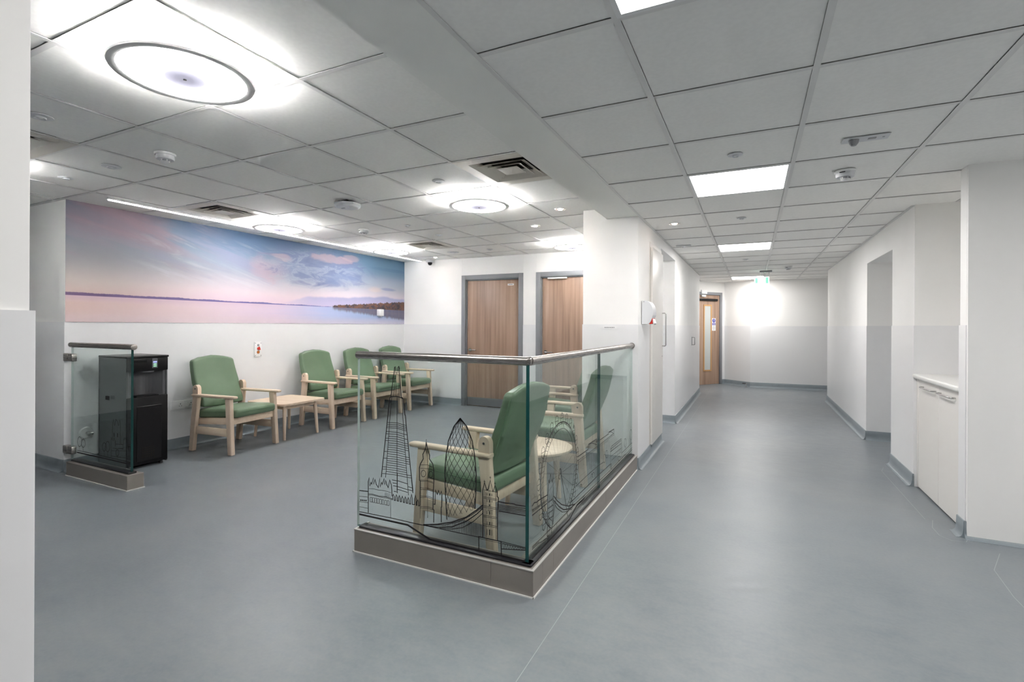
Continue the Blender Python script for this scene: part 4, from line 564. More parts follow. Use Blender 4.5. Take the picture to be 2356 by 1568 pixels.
struct(MB().box(1.15, 1.19, 4.905, 4.915, 0, 0.1).build('trim_3', 'skirting_vinyl'))
seg_wall('right_front', [((3.2, 3.85), (1.15, 3.85)), ((1.15, 3.85), (1.15, 3.95))], thick=0.1)
seg_wall('near_right', [((3.2, -2.5), (3.2, 3.85))])
seg_wall('near_back', [((-0.9, -2.5), (3.2, -2.5))])
seg_wall('near_left', [((-0.9, 0.33), (-0.9, -2.5)), ((-1.18, 0.33), (-0.9, 0.33)), ((-1.18, -2.5), (-1.18, 0.33))], zclad=1.268)
seg_wall('column', [((-0.9, 4.4), (-1.4, 4.4)), ((-1.4, 4.4), (-1.4, 5.6)), ((-1.4, 5.6), (-0.9, 5.6)), ((-0.9, 5.6), (-0.9, 4.4))])
# flat plastered beam between lounge and corridor
struct(MB().box(-1.18, -0.9, 0.33, 4.4, ZC, ZTOP).build('trim_4', 'soffit_paint'))

# mural covering
mur = MB().box(0, 0.004, 0.0, 4.55, 0.0, ZL - DADO).build('lake_mural', 'lake_mural')
tag(mur, 'long wall mural of a pastel sunset sky over a calm lake', 'mural')
mur.location = (-5.2348, 2.15, DADO)

# ---- ceilings: lay-in tiles on an exposed white grid
ceil = sempty('ceiling', (0, 0, ZC))
TS = 0.6
def make_tile_mesh(w, d):
    mb = MB().box(-w / 2, w / 2, -d / 2, d / 2, 0.0045, 0.020)
    o = mb.build('ceiling_tile', 'ceiling_tile'); me = o.data
    bpy.data.objects.remove(o)
    return me
tile_cache = {}
def lay_ceiling(rects, z, x0, y0, skip):
    g = MB()
    xa, xb = min(r[0] for r in rects), max(r[1] for r in rects)
    ya, yb = min(r[2] for r in rects), max(r[3] for r in rects)
    i0, i1 = math.floor((xa - x0) / TS), math.ceil((xb - x0) / TS)
    j0, j1 = math.floor((ya - y0) / TS), math.ceil((yb - y0) / TS)
    for i in range(i0, i1):
        for j in range(j0, j1):
            cx, cy = x0 + (i + .5) * TS, y0 + (j + .5) * TS
            if any(abs(cx - a) < 0.2 and abs(cy - b) < 0.2 for a, b in skip): continue
            for r in rects:
                a, b = max(r[0], x0 + i * TS + 0.0128), min(r[1], x0 + (i + 1) * TS - 0.0128)
                c, d = max(r[2], y0 + j * TS + 0.0128), min(r[3], y0 + (j + 1) * TS - 0.0128)
                if b - a < 0.02 or d - c < 0.02: continue
                k = (round(b - a, 3), round(d - c, 3))
                if k not in tile_cache: tile_cache[k] = make_tile_mesh(*k)
                o = bpy.data.objects.new('ceiling_tile', tile_cache[k]); COL.objects.link(o)
                o.parent = ceil; o.location = ((a + b) / 2, (c + d) / 2, z - ZC)
    for r in rects:
        for i in range(i0, i1 + 1):
            x = x0 + i * TS
            if r[0] - 0.01 < x < r[1] + 0.01: g.box(max(x - 0.012, r[0]), min(x + 0.012, r[1]), r[2], r[3], z - ZC, z - ZC + 0.0016)
        for j in range(j0, j1 + 1):
            y = y0 + j * TS
            if r[2] - 0.01 < y < r[3] + 0.01: g.box(r[0], r[1], max(y - 0.012, r[2]), min(y + 0.012, r[3]), z - ZC + 0.0003, z - ZC + 0.0016)
        e = 0.018
        g.box(r[0], r[0] + e, r[2], r[3], z - ZC - 0.0004, z - ZC + 0.001) if len(r) > 4 and 'w' in r[4] else None
        g.box(r[1] - e, r[1], r[2], r[3], z - ZC - 0.0004, z - ZC + 0.001) if len(r) > 4 and 'e' in r[4] else None
        g.box(r[0], r[1], r[3] - e, r[3], z - ZC - 0.0004, z - ZC + 0.001) if len(r) > 4 and 'n' in r[4] else None
    return g.build('ceiling_grid', 'grid_white', ceil)
GX, GY = -0.389, 2.148
LX, LY = -1.764, 1.533
PANELS = [(-0.089, 1.248), (-0.089, 3.648), (-0.089, 6.648), (-0.089, 10.848), (2.311, 1.848)]  # last panel is added out of view to brighten the right front wall
DIFFS = [(-1.472, 3.033), (-4.464, 3.033), (-3.864, 5.433), (-3.864, 1.233)]
lay_ceiling([(-0.9, 1.15, -2.5, 9.9, 'w'), (1.15, 3.2, -2.5, 3.85, 'n'), (-1.5, 2.6, 9.9, 12.2), (1.15, 1.75, 3.95, 4.91)], ZC, GX, GY, PANELS)
lay_ceiling([(-7.5, -5.24, -2.5, 2.15, 'n'), (-5.24, -1.18, -2.5, 6.7, 'nw'), (-1.18, -0.9, 5.6, 6.7)], ZL, LX, LY, DIFFS)
MB().box(-7.7, 3.4, -2.7, 12.6, ZTOP - ZC, ZTOP + 0.1 - ZC).build('ceiling_slab', 'soffit_paint', ceil)
# perimeter angle along the corridor right wall, visible as a thin bright line
MB().box(1.13, 1.15, 4.91, 9.9, -0.0015, 0.001).build('wall_angle', 'grid_white', ceil)

# ---- doors
def door_back(num, x0, x1, with_sign):
    root = sempty('door_%d' % num, ((x0 + x1) / 2, 6.7, 0))
    W = (x1 - x0) / 2
    fw = 0.07
    f = MB()
    for sgn in (-1, 1):
        f.box(min(sgn * W, sgn * (W - fw)), max(sgn * W, sgn * (W - fw)), -0.016, 0.10, 0, 2.03, r=0.003)
        a, b = sgn * (W - fw), sgn * (W - fw - 0.014)
        f.box(min(a, b), max(a, b), 0.012, 0.10, 0, 1.96)
    f.box(-W + fw, W - fw, -0.016, 0.10, 1.96, 2.03, r=0.003)
    f.box(-W + fw, W - fw, 0.012, 0.10, 1.946, 1.96)
    f.build('door_frame', 'frame_grey', root)
    leaf = MB().box(-W + fw + 0.017, W - fw - 0.017, 0.03, 0.075, 0.006, 1.943, r=0.002).build('door_leaf', 'door_oak', root)
    MB().box(-W + fw + 0.02, W - fw - 0.02, 0.0275, 0.03, 0.012, 0.135).build('kick_plate', 'kick_plate', leaf)
    MB().box(-W + fw, W - fw, 0.076, 0.10, 0, 1.96).build('door_backing', 'dark_grey_plastic', root)
    hx = -W + fw + 0.07
    h = MB().lathe([(0.0, 0), (0.026, 0), (0.026, 0.008), (0.0, 0.008)], (hx, 0.022, 0.87), 20, axis='Y')
    h.tube([(hx, 0.03, 0.87), (hx, -0.02, 0.87), (hx + 0.01, -0.03, 0.87), (hx + 0.13, -0.03, 0.87)], 0.0095, 10)
    h.build('lever_handle', 'chrome', leaf)
    lk = MB().lathe([(0.0, 0), (0.026, 0), (0.026, 0.006), (0.0, 0.006)], (hx, 0.024, 0.76), 20, axis='Y')
    lk.box(hx - 0.006, hx + 0.006, 0.008, 0.026, 0.745, 0.775, r=0.002)
    lk.build('thumb_turn', 'chrome', leaf)
    for z in (0.25, 1.1, 1.75):
        MB().tube([(-W + fw + 0.008, 0.022, z), (-W + fw + 0.008, 0.022, z + 0.1)], 0.008, 8).build('hinge', 'chrome', root)
    if with_sign:
        sg = MB().box(0.26, 0.36, 0.026, 0.03, 1.855, 1.882).build('sign_plate', 'white_plastic', leaf)
        MB().box(0.275, 0.345, 0.0252, 0.026, 1.864, 1.873).build('sign_text', 'grey_print', sg)
    return root
door_back(1, D1[0], D1[1], True)
d2 = door_back(2, D2[0], D2[1], False)
cl = MB().box(-0.35, -0.06, -0.012, 0.03, 1.925, 1.945, r=0.003)
cl.build('door_closer', 'lamp_trim', d2)

# far fire door on the angled wall
ang = math.atan2(-dd.y, -dd.x)       # local +x runs towards the far wall corner
root = sempty('door_3', (P2.x, P2.y, 0)); root.rotation_euler = (0, 0, ang)
W = (P1 - P2).length
f = MB()
f.box(W - 0.06, W, -0.02, 0.10, 0, 1.99, r=0.003).box(0, 0.06, -0.02, 0.10, 0, 1.99, r=0.003).box(0.06, W - 0.06, -0.02, 0.10, 1.93, 1.99, r=0.003)
f.build('door_frame', 'frame_grey', root)
leaf = MB().box(0.063, W - 0.063, 0.01, 0.06, 0.006, 1.927)
leaf = leaf.build('door_leaf', 'door_oak', root)
vx0, vx1 = 0.42, 0.60
lp = MB()
lp.box(vx0 - 0.03, vx0, 0.0, 0.012, 0.29, 1.72).box(vx1, vx1 + 0.03, 0.0, 0.012, 0.29, 1.72).box(vx0, vx1, 0.0, 0.012, 1.69, 1.72).box(vx0, vx1, 0.0, 0.012, 0.29, 0.32)
vp = lp.build('glazing_bead', 'door_lipping', leaf)
MB().box(vx0, vx1, 0.006, 0.0095, 0.32, 1.69).build('vision_pane', 'door_glass', leaf)
MB().box(0.2, W - 0.14, -0.03, 0.009, 1.80, 1.85, r=0.012).build('closer_bar', 'black_plastic', leaf)
sx = vx1 + 0.045
sn = MB().box(sx, sx + 0.11, 0.006, 0.0095, 1.16, 1.43).build('door_sign', 'white_print', leaf)
MB().lathe([(0, 0), (0.044, 0), (0.044, 0.0015), (0, 0.0015)], (sx + 0.055, 0.0042, 1.378), 28, axis='Y').build('sign_symbol', 'blue_print', sn)
MB().hexa([(sx + 0.05, 0.0036, 1.362), (sx + 0.06, 0.0036, 1.362), (sx + 0.06, 0.0042, 1.362), (sx + 0.05, 0.0042, 1.362)],
          [(sx + 0.046, 0.0036, 1.41), (sx + 0.064, 0.0036, 1.41), (sx + 0.064, 0.0042, 1.41), (sx + 0.046, 0.0042, 1.41)]).box(sx + 0.05, sx + 0.06, 0.0036, 0.0042, 1.344, 1.354).build('sign_mark', 'white_print', sn)
MB().box(sx + 0.008, sx + 0.102, 0.0042, 0.006, 1.282, 1.326).build('sign_band', 'blue_print', sn)
MB().box(sx + 0.02, sx + 0.09, 0.0036, 0.0042, 1.298, 1.309).build('sign_band_text', 'white_print', sn)
st = MB()
for z, a in ((1.25, .03), (1.228, .02), (1.206, .024), (1.182, .034)): st.box(sx + a, sx + 0.11 - a, 0.0042, 0.006, z, z + 0.006)
st.build('sign_text', 'grey_print', sn)
MB().box(0.30, 0.46, -0.03, 0.005, 1.95, 2.03, r=0.004).build('door_contact', 'white_plastic', root)
MB().box(0.30, 0.42, -0.035, 0.008, 1.885, 1.925, r=0.004).build('door_contact', 'white_plastic', leaf)

# riser cupboard door in the column's corridor face
root = sempty('door_4', (-0.9, 4.95, 0))
MB().box(-0.002, 0.006, -0.03, 0.65, 0.1, 2.07).build('door_frame', 'cabinet_white', root)
lf = MB().box(0.007, 0.028, 0.0, 0.62, 0.1, 2.02, r=0.002).build('door_leaf', 'cabinet_white', root)
hd = MB().tube([(0.028, 0.57, 1.39), (0.058, 0.57, 1.39), (0.066, 0.57, 1.382), (0.066, 0.57, 1.048), (0.058, 0.57, 1.04), (0.028, 0.57, 1.04)], 0.006, 10)
hd.build('pull_handle', 'chrome', lf)
MB().lathe([(0, 0), (0.008, 0), (0.008, 0.004), (0, 0.004)], (0.027, 0.57, 0.93), 12, axis='X').build('lock', 'chrome', lf)
# ================================================================== BALUSTRADES
def glass_slab(x0, x1, y0, y1, z0, z1, edges):
    """edges: dict face index -> material slot (0 clear, 1 dark edge, 2 pale edge)"""
    bm = bmesh.new()
    v = [bm.verts.new((x, y, z)) for x in (x0, x1) for y in (y0, y1) for z in (z0, z1)]
    for k, q in enumerate([(0, 1, 3, 2), (4, 6, 7, 5), (0, 4, 5, 1), (2, 3, 7, 6), (0, 2, 6, 4), (1, 5, 7, 3)]):
        f = bm.faces.new([v[i] for i in q]); f.material_index = edges.get(k, 0)
    mb = MB(); mb.bm.free(); mb.bm = bm
    return mb
GM = ['balustrade_glass', 'glass_edge', 'glass_edge_pale']
def print_on(panel, lines, fn):
    mb = MB()
    for w, pts in lines: mb.ribbon(pts, w / 1000.0, fn)
    o = mb.build('skyline_print', 'print_black', panel)
    return o

bal = thing('glass_balustrade', 'L-shaped glass balustrade with a city skyline print round the green armchairs', 'balustrade', (0, 0, 0))
# plinth blocks
PZ = 0.122
for (a, b, c, d) in ((-1.976, -1.122, 2.1, 2.215), (-1.121, -0.9, 2.1, 2.215)):
    MB().box(a, b, c, d, 0.0, PZ, r=0.0015, seg=1).build('plinth_block', 'plinth_stone', bal)
for (c, d) in ((2.2155, 2.36), (2.361, 3.36), (3.361, 4.388)):
    MB().box(-1.015, -0.9, c, d, 0.0, PZ, r=0.0015, seg=1).build('plinth_block', 'plinth_stone', bal)
et = MB().box(-1.978, -0.898, 2.098, 2.111, PZ, PZ + 0.004).box(-0.911, -0.898, 2.111, 4.388, PZ, PZ + 0.004).box(-1.978, -1.966, 2.111, 2.215, PZ, PZ + 0.004)
et.build('edge_trim', 'plinth_edge', bal)
bd = MB().box(-1.981, -0.895, 2.094, 2.1, 0.0, 0.006).box(-0.9, -0.894, 2.094, 4.39, 0.0, 0.006).box(-1.982, -1.976, 2.094, 2.22, 0.0, 0.006)
bd.build('sealant_bead', 'silicone', bal)
gk = MB().box(-1.97, -0.925, 2.128, 2.186, PZ, PZ + 0.012, r=0.005).box(-0.98, -0.922, 2.13, 4.388, PZ, PZ + 0.012, r=0.005)
gk.build('base_channel', 'gasket_black', bal)
pf = glass_slab(-2.0, -0.9615, 2.149, 2.166, PZ, 1.064, {0: 2, 1: 1, 4: 1, 5: 1}).build('glass_panel', GM, bal)
ps = glass_slab(-0.961, -0.944, 2.149, 3.352, PZ, 1.064, {2: 1, 3: 1, 4: 1, 5: 1}).build('glass_panel', GM, bal)
pt = glass_slab(-0.961, -0.944, 3.360, 4.386, PZ, 1.064, {2: 1, 3: 2, 4: 1, 5: 1}).build('glass_panel', GM, bal)
print_on(pf, FRONT_PRINT, lambda a, z: (a, 2.1483, z))
near_p, far_p = [], []
for w, pts in SIDE_PRINT:
    run = [pts[0]]; side_ = pts[0][0] < 3.356
    for p in pts[1:]:
        s2 = p[0] < 3.356
        if s2 != side_:
            q = run[-1]; k = (3.356 - q[0]) / (p[0] - q[0]); zc = q[1] + (p[1] - q[1]) * k
            run.append((3.3515 if side_ else 3.3605, zc)); (near_p if side_ else far_p).append((w, run))
            run = [(3.3515 if s2 else 3.3605, zc)]; side_ = s2
        run.append(p)
    (near_p if side_ else far_p).append((w, run))
clip = lambda L: [(w, [(min(max(a, 2.153), 4.383), max(z, 0.137)) for a, z in pts]) for w, pts in L]
print_on(ps, clip(near_p), lambda a, z: (-0.9433, a, z))
print_on(pt, clip(far_p), lambda a, z: (-0.9433, a, z))
RZ = 1.082
hr = MB().tube([(-2.008, 2.157, RZ), (-1.0, 2.157, RZ), (-0.95, 2.157, RZ), (-0.95, 2.207, RZ), (-0.95, 4.388, RZ - 0.002)], 0.0212, 20)
hr.build('handrail', 'brushed_steel', bal, 50)
MB().tube([(-1.0, 2.157, RZ), (-0.952, 2.157, RZ)], 0.0218, 20).build('corner_collar', 'brushed_steel', bal)
MB().tube([(-0.95, 2.162, RZ), (-0.95, 2.207, RZ)], 0.0218, 20).build('corner_collar', 'brushed_steel', bal)
MB().lathe([(0, 0), (0.026, 0), (0.026, 0.006), (0, 0.006)], (-0.95, 4.382, RZ - 0.002), 20, axis='Y').build('wall_rosette', 'brushed_steel', bal)

bl = thing('glass_balustrade', 'short straight glass balustrade in front of the black water cooler', 'balustrade', (0, 0, 0))
MB().box(-5.085, -4.2, 2.1, 2.215, 0.0, 0.113, r=0.0015, seg=1).build('plinth_block', 'plinth_stone', bl)
MB().box(-5.088, -4.197, 2.094, 2.1, 0, 0.006).box(-4.2, -4.194, 2.094, 2.22, 0, 0.006).build('sealant_bead', 'silicone', bl)
MB().box(-5.08, -4.235, 2.128, 2.186, 0.113, 0.127, r=0.005).build('base_channel', 'gasket_black', bl)
pl = glass_slab(-5.127, -4.247, 2.149, 2.166, 0.115, 1.055, {0: 2, 1: 1, 4: 1, 5: 1}).build('glass_panel', GM, bl)
print_on(pl, [(w, [(min(a, -4.25), max(z, 0.13)) for a, z in pts]) for w, pts in LEFT_PRINT], lambda a, z: (a, 2.1483, z))
MB().box(-4.60, -4.545, 2.1475, 2.1488, 0.652, 0.682).build('glass_label', 'print_black', pl)
MB().tube([(-5.152, 2.157, 1.074), (-4.228, 2.157, 1.074)], 0.0212, 20).build('handrail', 'brushed_steel', bl)
MB().lathe([(0, 0), (0.0222, 0), (0.0222, 0.008), (0.018, 0.010), (0, 0.010)], (-4.232, 2.157, 1.074), 20, axis='X').build('rail_end_cap', 'brushed_steel', bl)
for z in (0.935, 0.16):
    MB().box(-5.235, -5.164, 2.135, 2.18, z, z + 0.066, r=0.006).box(-5.170, -5.095, 2.138, 2.176, z, z + 0.066, r=0.008).build('glass_clamp', 'brushed_steel', bl)

# ================================================================== WATER COOLER
wc = thing('water_cooler', 'black floor-standing water cooler with grey dispensing bay beside the mural wall', 'water cooler', (-4.985, 2.545, 0))
bx, by = 0.22, 0.165
MB().box(-bx, bx - 0.012, -by, -by + 0.012, 0.02, 0.955).box(-bx, bx - 0.012, by - 0.012, by, 0.02, 0.955).box(-bx, -bx + 0.012, -by, by, 0.02, 0.955).build('side_panel', 'cooler_steel', wc)
MB().box(-bx - 0.003, bx + 0.006, -by - 0.004, by + 0.004, 0.955, 0.972, r=0.005).build('top_cover', 'black_gloss', wc)
MB().box(bx - 0.03, bx, -by + 0.001, by - 0.001, 0.03, 0.618, r=0.006).build('front_door', 'black_plastic', wc)
MB().box(bx, bx + 0.003, -by + 0.075, by - 0.055, 0.06, 0.535, r=0.001, seg=1).build('door_panel', 'black_gloss', wc)
gr = MB()
for i in range(6):
    for j in range(5): gr.box(bx + 0.003, bx + 0.0045, -0.05 + 0.018 * i, -0.04 + 0.018 * i, 0.09 + 0.02 * j, 0.098 + 0.02 * j)
gr.build('vent_slots', 'dark_void', wc)['kind'] = 'stuff'
hd = MB().box(bx - 0.12, bx, -by + 0.001, by - 0.001, 0.838, 0.955, r=0.006).build('control_head', 'black_gloss', wc)
cp = MB().box(bx, bx + 0.003, 0.03, 0.075, 0.862, 0.948).build('control_plate', 'cooler_grey', hd)
MB().box(bx + 0.003, bx + 0.005, 0.037, 0.068, 0.908, 0.922, r=0.001, seg=1).build('cold_button', 'led_blue', cp)
for z in (0.890, 0.873): MB().box(bx + 0.003, bx + 0.005, 0.039, 0.066, z, z + 0.012, r=0.001, seg=1).build('water_button', 'led_green', cp)
MB().box(bx, bx + 0.002, -0.12, -0.01, 0.915, 0.935, r=0.0008, seg=1).build('badge', 'black_plastic', hd)
bay = MB()
n_ = 14
pts = [(bx - 0.02, -by + 0.01)] + [(bx - 0.03 - 0.10 * math.sin(PI * k / n_), -0.135 + 0.27 * k / n_) for k in range(n_ + 1)] + [(bx - 0.02, by - 0.01)]
for (xa, ya), (xb, yb) in zip(pts, pts[1:]):
    bay.hexa([(xa, ya, 0.615), (xb, yb, 0.615), (xb - 0.008, yb, 0.615), (xa - 0.008, ya, 0.615)], [(xa, ya, 0.84), (xb, yb, 0.84), (xb - 0.008, yb, 0.84), (xa - 0.008, ya, 0.84)])
bay.build('dispensing_bay', 'cooler_grey', wc)
MB().lathe([(0.0, 0), (0.05, 0), (0.055, 0.012), (0.0, 0.012)], (bx - 0.06, 0.02, 0.826), 20).build('nozzle', 'grey_plastic', wc)
MB().box(bx - 0.10, bx - 0.004, -0.09, 0.09, 0.616, 0.626, r=0.003).build('drip_tray', 'black_plastic', wc)
for sx in (-1, 1):
    for sy in (-1, 1):
        MB().lathe([(0, 0), (0.014, 0), (0.012, 0.022), (0, 0.022)], (sx * 0.18, sy * 0.13, 0), 12).build('foot', 'rubber', wc)

# ================================================================== ARMCHAIRS
def make_chair(label):
    t = thing('armchair', label, 'armchair')
    def leg(name, sy, x_bot, x_top, z_top, w_bot, w_top, tip=False):
        b = []; tt = []
        hw = 0.022
        y = sy * 0.262
        for dx, dy in ((-1, -1), (1, -1), (1, 1), (-1, 1)):
            b.append((x_bot + dx * w_bot, y + dy * hw + sy * 0.006, 0.0)); tt.append((x_top + dx * w_top, y + dy * hw, z_top))
        return MB().hexa(b, tt, r=0.008, seg=3)
    for sy in (-1, 1):
        leg('leg', sy, 0.262, 0.222, 0.54, 0.027, 0.033).build('leg', 'beech_upright', t)
        lg = leg('leg', sy, -0.258, -0.205, 0.54, 0.027, 0.036)
        # rounded shoulder of the rear leg above the arm
        prof = [(-0.241, 0.53), (-0.241, 0.60)] + [(-0.205 - 0.036 * math.cos(a), 0.612 + 0.04 * math.sin(a)) for a in [PI * k / 8 for k in range(0, 9)]] + [(-0.169, 0.53)]
        lg.prism([(p, q) for p, q in prof], lambda p, q, w: (p, w, q), sy * 0.262 - 0.019, sy * 0.262 + 0.019)
        lo = lg.build('leg', 'beech_upright', t)
        for z in (0.615, 0.42): MB().lathe([(0, 0), (0.0065, 0), (0.0065, 0.003), (0, 0.003)], (-0.205 if z > .5 else -0.212, sy * 0.262 + (0.0195 if sy > 0 else -0.0225), z), 10, axis='Y').build('bolt', 'dark_grey_plastic', lo)
        # armrest: rounded tapered bar
        sec = [(0.031 * math.cos(a) * (1 if abs(math.cos(a)) < .99 else 1), 0.0145 * math.sin(a)) for a in [2 * PI * k / 16 for k in range(16)]]
        sec = [(math.copysign(abs(math.cos(a)) ** 0.6, math.cos(a)) * 0.03, math.copysign(abs(math.sin(a)) ** 0.6, math.sin(a)) * 0.0145) for a in [2 * PI * k / 16 for k in range(16)]]
        ar = MB(); rings = []
        for x, sc in ((-0.247, 0.72), (-0.243, 0.9), (-0.232, 1.0), (0.0, 1.0), (0.285, 1.0), (0.305, 0.92), (0.314, 0.78), (0.317, 0.5)):
            rings.append([ar.bm.verts.new((x, sy * 0.266 + p * sc, 0.5505 + q * sc)) for p, q in sec])
        fs = [ar.bm.faces.new((a[k], a[(k + 1) % 16], b[(k + 1) % 16], b[k])) for a, b in zip(rings, rings[1:]) for k in range(16)]
        fs += [ar.bm.faces.new(rings[0][::-1]), ar.bm.faces.new(rings[-1])]
        ar._tag(fs, 0, True)
        ar.build('armrest', 'beech', t, 50)
        MB().hexa([(-0.222, sy * 0.262 - 0.011, 0.172), (0.238, sy * 0.262 - 0.011, 0.172), (0.238, sy * 0.262 + 0.011, 0.172), (-0.222, sy * 0.262 + 0.011, 0.172)],
                  [(-0.215, sy * 0.262 - 0.011, 0.245), (0.232, sy * 0.262 - 0.011, 0.245), (0.232, sy * 0.262 + 0.011, 0.245), (-0.215, sy * 0.262 + 0.011, 0.245)], r=0.003).build('side_stretcher', 'beech', t)
        MB().hexa([(-0.215, sy * 0.235 - 0.011, 0.262), (0.225, sy * 0.235 - 0.011, 0.285), (0.225, sy * 0.235 + 0.011, 0.285), (-0.215, sy * 0.235 + 0.011, 0.262)],
                  [(-0.205, sy * 0.235 - 0.011, 0.322), (0.225, sy * 0.235 - 0.011, 0.350), (0.225, sy * 0.235 + 0.011, 0.350), (-0.205, sy * 0.235 + 0.011, 0.322)], r=0.003).build('seat_rail', 'beech', t)
    MB().box(0.222, 0.246, -0.245, 0.245, 0.283, 0.346, r=0.003).build('front_rail', 'beech', t)
    MB().box(-0.212, -0.190, -0.245, 0.245, 0.262, 0.322, r=0.003).build('rear_rail', 'beech', t)
    # seat cushion, crowned, tilted down to the back, soft front edge
    def seat_fn(x, y, z):
        crown = 0.016 * (1 - (y / 0.245) ** 2) * (1 - (x / 0.27) ** 2) if z > 0 else 0
        front = -0.012 * max(0, (x - 0.16) / 0.11) ** 2 if z > 0 else 0
        yy = y * (1.0 if x < 0.2 else 1.0)
        return (x + 0.035, yy, 0.378 + z + crown + front + (x + 0.02) * 0.06)
    sc = MB().cushion(0.262, 0.238, 0.044, 0.028, seat_fn, 8).build('seat_cushion', 'green_vinyl', t, 80)
    pp = MB()
    pth = []
    for x, y in [(-0.19, 0.2378), (0.1, 0.2378), (0.2, 0.2378), (0.235, 0.226), (0.258, 0.195), (0.262, 0.1), (0.262, 0), (0.262, -0.1), (0.258, -0.195), (0.235, -0.226), (0.2, -0.2378), (0.1, -0.2378), (-0.19, -0.2378)]:
        pth.append(seat_fn(x, y, 0.0185)[:2] + (0.378 + 0.0185 + (x + 0.02) * 0.06 - 0.012 * max(0, (x - 0.16) / 0.11) ** 2,))
    pp.tube(pth, 0.003, 6); pp.build('piping', 'green_piping', sc)
    # padded back: reclined, waisted between the rear legs, arched top
    H0, H1 = 0.43, 0.885
    def back_fn(x, y, z):
        k = (z + 0.2275) / 0.455                     # 0 bottom .. 1 top
        lean = -0.185 - 0.165 * max(0.0, k - 0.12) ** 1.0 - 0.02 * math.sin(PI * k)
        belly = 0.02 * math.exp(-((k - 0.32) / 0.22) ** 2) * (1 - (y / 0.25) ** 2) if x > 0 else 0.0
        wide = 0.232 + 0.016 * max(0, min(1, (k - 0.38) / 0.12)) - 0.016 * max(0, k - 0.55) / 0.45
        thin = 1.0 - 0.18 * k
        arch = 0.042 * (1 - (y / 0.24) ** 2) * max(0, k - 0.6) / 0.4 - 0.012 * (1 - (y / 0.24) ** 2) * max(0, .3 - k) / .3
        curve = -0.018 * (1 - (y / 0.24) ** 2) if x > 0 else 0.0
        return (lean + x * thin + belly + curve * (0.4 + .6 * k), y / 0.24 * wide, H0 + 0.2275 + z + arch)
    bc = MB().cushion(0.042, 0.24, 0.2275, 0.022, back_fn, 10).build('back_cushion', 'green_vinyl', t, 80)
    pp = MB()
    ring = [(-0.024, 0.2398, -0.17), (-0.024, 0.2398, 0.0), (-0.024, 0.2398, 0.12), (-0.024, 0.2395, 0.19), (-0.024, 0.225, 0.222), (-0.024, 0.15, 0.2274), (-0.024, 0.0, 0.2274), (-0.024, -0.15, 0.2274), (-0.024, -0.225, 0.222), (-0.024, -0.2395, 0.19), (-0.024, -0.2398, 0.12), (-0.024, -0.2398, 0.0), (-0.024, -0.2398, -0.17)]
    pp.tube([back_fn(*p) for p in ring], 0.003, 6); pp.build('piping', 'green_piping', bc)
    MB().hexa([(-0.205, -0.24, 0.50), (-0.185, -0.24, 0.50), (-0.185, 0.24, 0.50), (-0.205, 0.24, 0.50)],
              [(-0.215, -0.24, 0.56), (-0.195, -0.24, 0.56), (-0.195, 0.24, 0.56), (-0.215, 0.24, 0.56)]).build('back_rail', 'beech', t)
    return t
G_CH = 'green waiting-room armchairs'
chairs = [
    ((-4.76, 3.36), 5.5, 'green vinyl armchair with wooden arms nearest the water cooler, left of the square table'),
    ((-4.795, 4.715), 0.0, 'green vinyl armchair against the mural wall, immediately right of the square table'),
    ((-4.775, 5.445), -1.0, 'green vinyl armchair second from the room corner, partly hidden by the glass edge'),
    ((-4.785, 6.195), 0.0, 'green vinyl armchair in the far corner under the autumn trees of the mural'),
    ((-1.485, 2.645), 176.0, 'large nearest green armchair seen from behind at the corner of the balustrade'),
    ((-1.43, 4.0), 180.0, 'green armchair in profile behind the side glass, backed by the white column'),
    ((-1.83, 5.08), 180.0, 'farthest green armchair of the right row, mostly hidden by the column'),
]
ch0 = None
for (x, y), a, lab in chairs:
    if ch0 is None: o = ch0 = make_chair(lab)
    else: o = copy_tree(ch0)
    o.location = (x, y, 0); o.rotation_euler = (0, 0, math.radians(a)); o['label'] = lab; o['group'] = G_CH

# ================================================================== TABLES
def table_leg(mb, x, y, sx, sy, h, r0, r1, splay):
    mb.tube([(x + sx * splay, y + sy * splay, 0.0), (x, y, h)], [r0, r1], 14)
tb = thing('side_table', 'low square wooden side table with rounded corners between two green armchairs', 'table', (-4.775, 4.0, 0))
TH_ = 0.40
poly = []
R_ = 0.06; S_ = 0.30
for cx, cy, a0 in ((S_ - R_, S_ - R_, 0), (-S_ + R_, S_ - R_, 90), (-S_ + R_, -S_ + R_, 180), (S_ - R_, -S_ + R_, 270)):
    for k in range(7):
        a = math.radians(a0 + 15 * k); poly.append((cx + R_ * math.cos(a), cy + R_ * math.sin(a)))
MB().prism(poly, lambda p, q, w: (p, q, w), TH_ - 0.022, TH_).build('table_top', 'beech', tb)
MB().box(-0.22, 0.22, -0.215, -0.195, TH_ - 0.07, TH_ - 0.022).box(-0.22, 0.22, 0.195, 0.215, TH_ - 0.07, TH_ - 0.022).box(-0.22, -0.2, -0.2, 0.2, TH_ - 0.07, TH_ - 0.022).box(0.2, 0.22, -0.2, 0.2, TH_ - 0.07, TH_ - 0.022).build('apron', 'beech', tb)
for sx in (-1, 1):
    for sy in (-1, 1):
        mb = MB(); table_leg(mb, sx * 0.21, sy * 0.205, sx, sy, TH_ - 0.022, 0.014, 0.023, 0.022); mb.build('leg', 'beech_upright', tb)
tr_ = thing('side_table', 'low round wooden side table behind the side glass, beside the nearest armchair', 'table', (-1.40, 3.27, 0))
MB().lathe([(0, 0.40), (0.26, 0.40), (0.272, 0.394), (0.272, 0.382), (0.265, 0.376), (0, 0.376)], (0, 0, 0), 48).build('table_top', 'beech', tr_, 30)
MB().lathe([(0.195, 0.376), (0.195, 0.325), (0.175, 0.325), (0.175, 0.376)], (0, 0, 0), 40).build('apron', 'beech', tr_, 30)
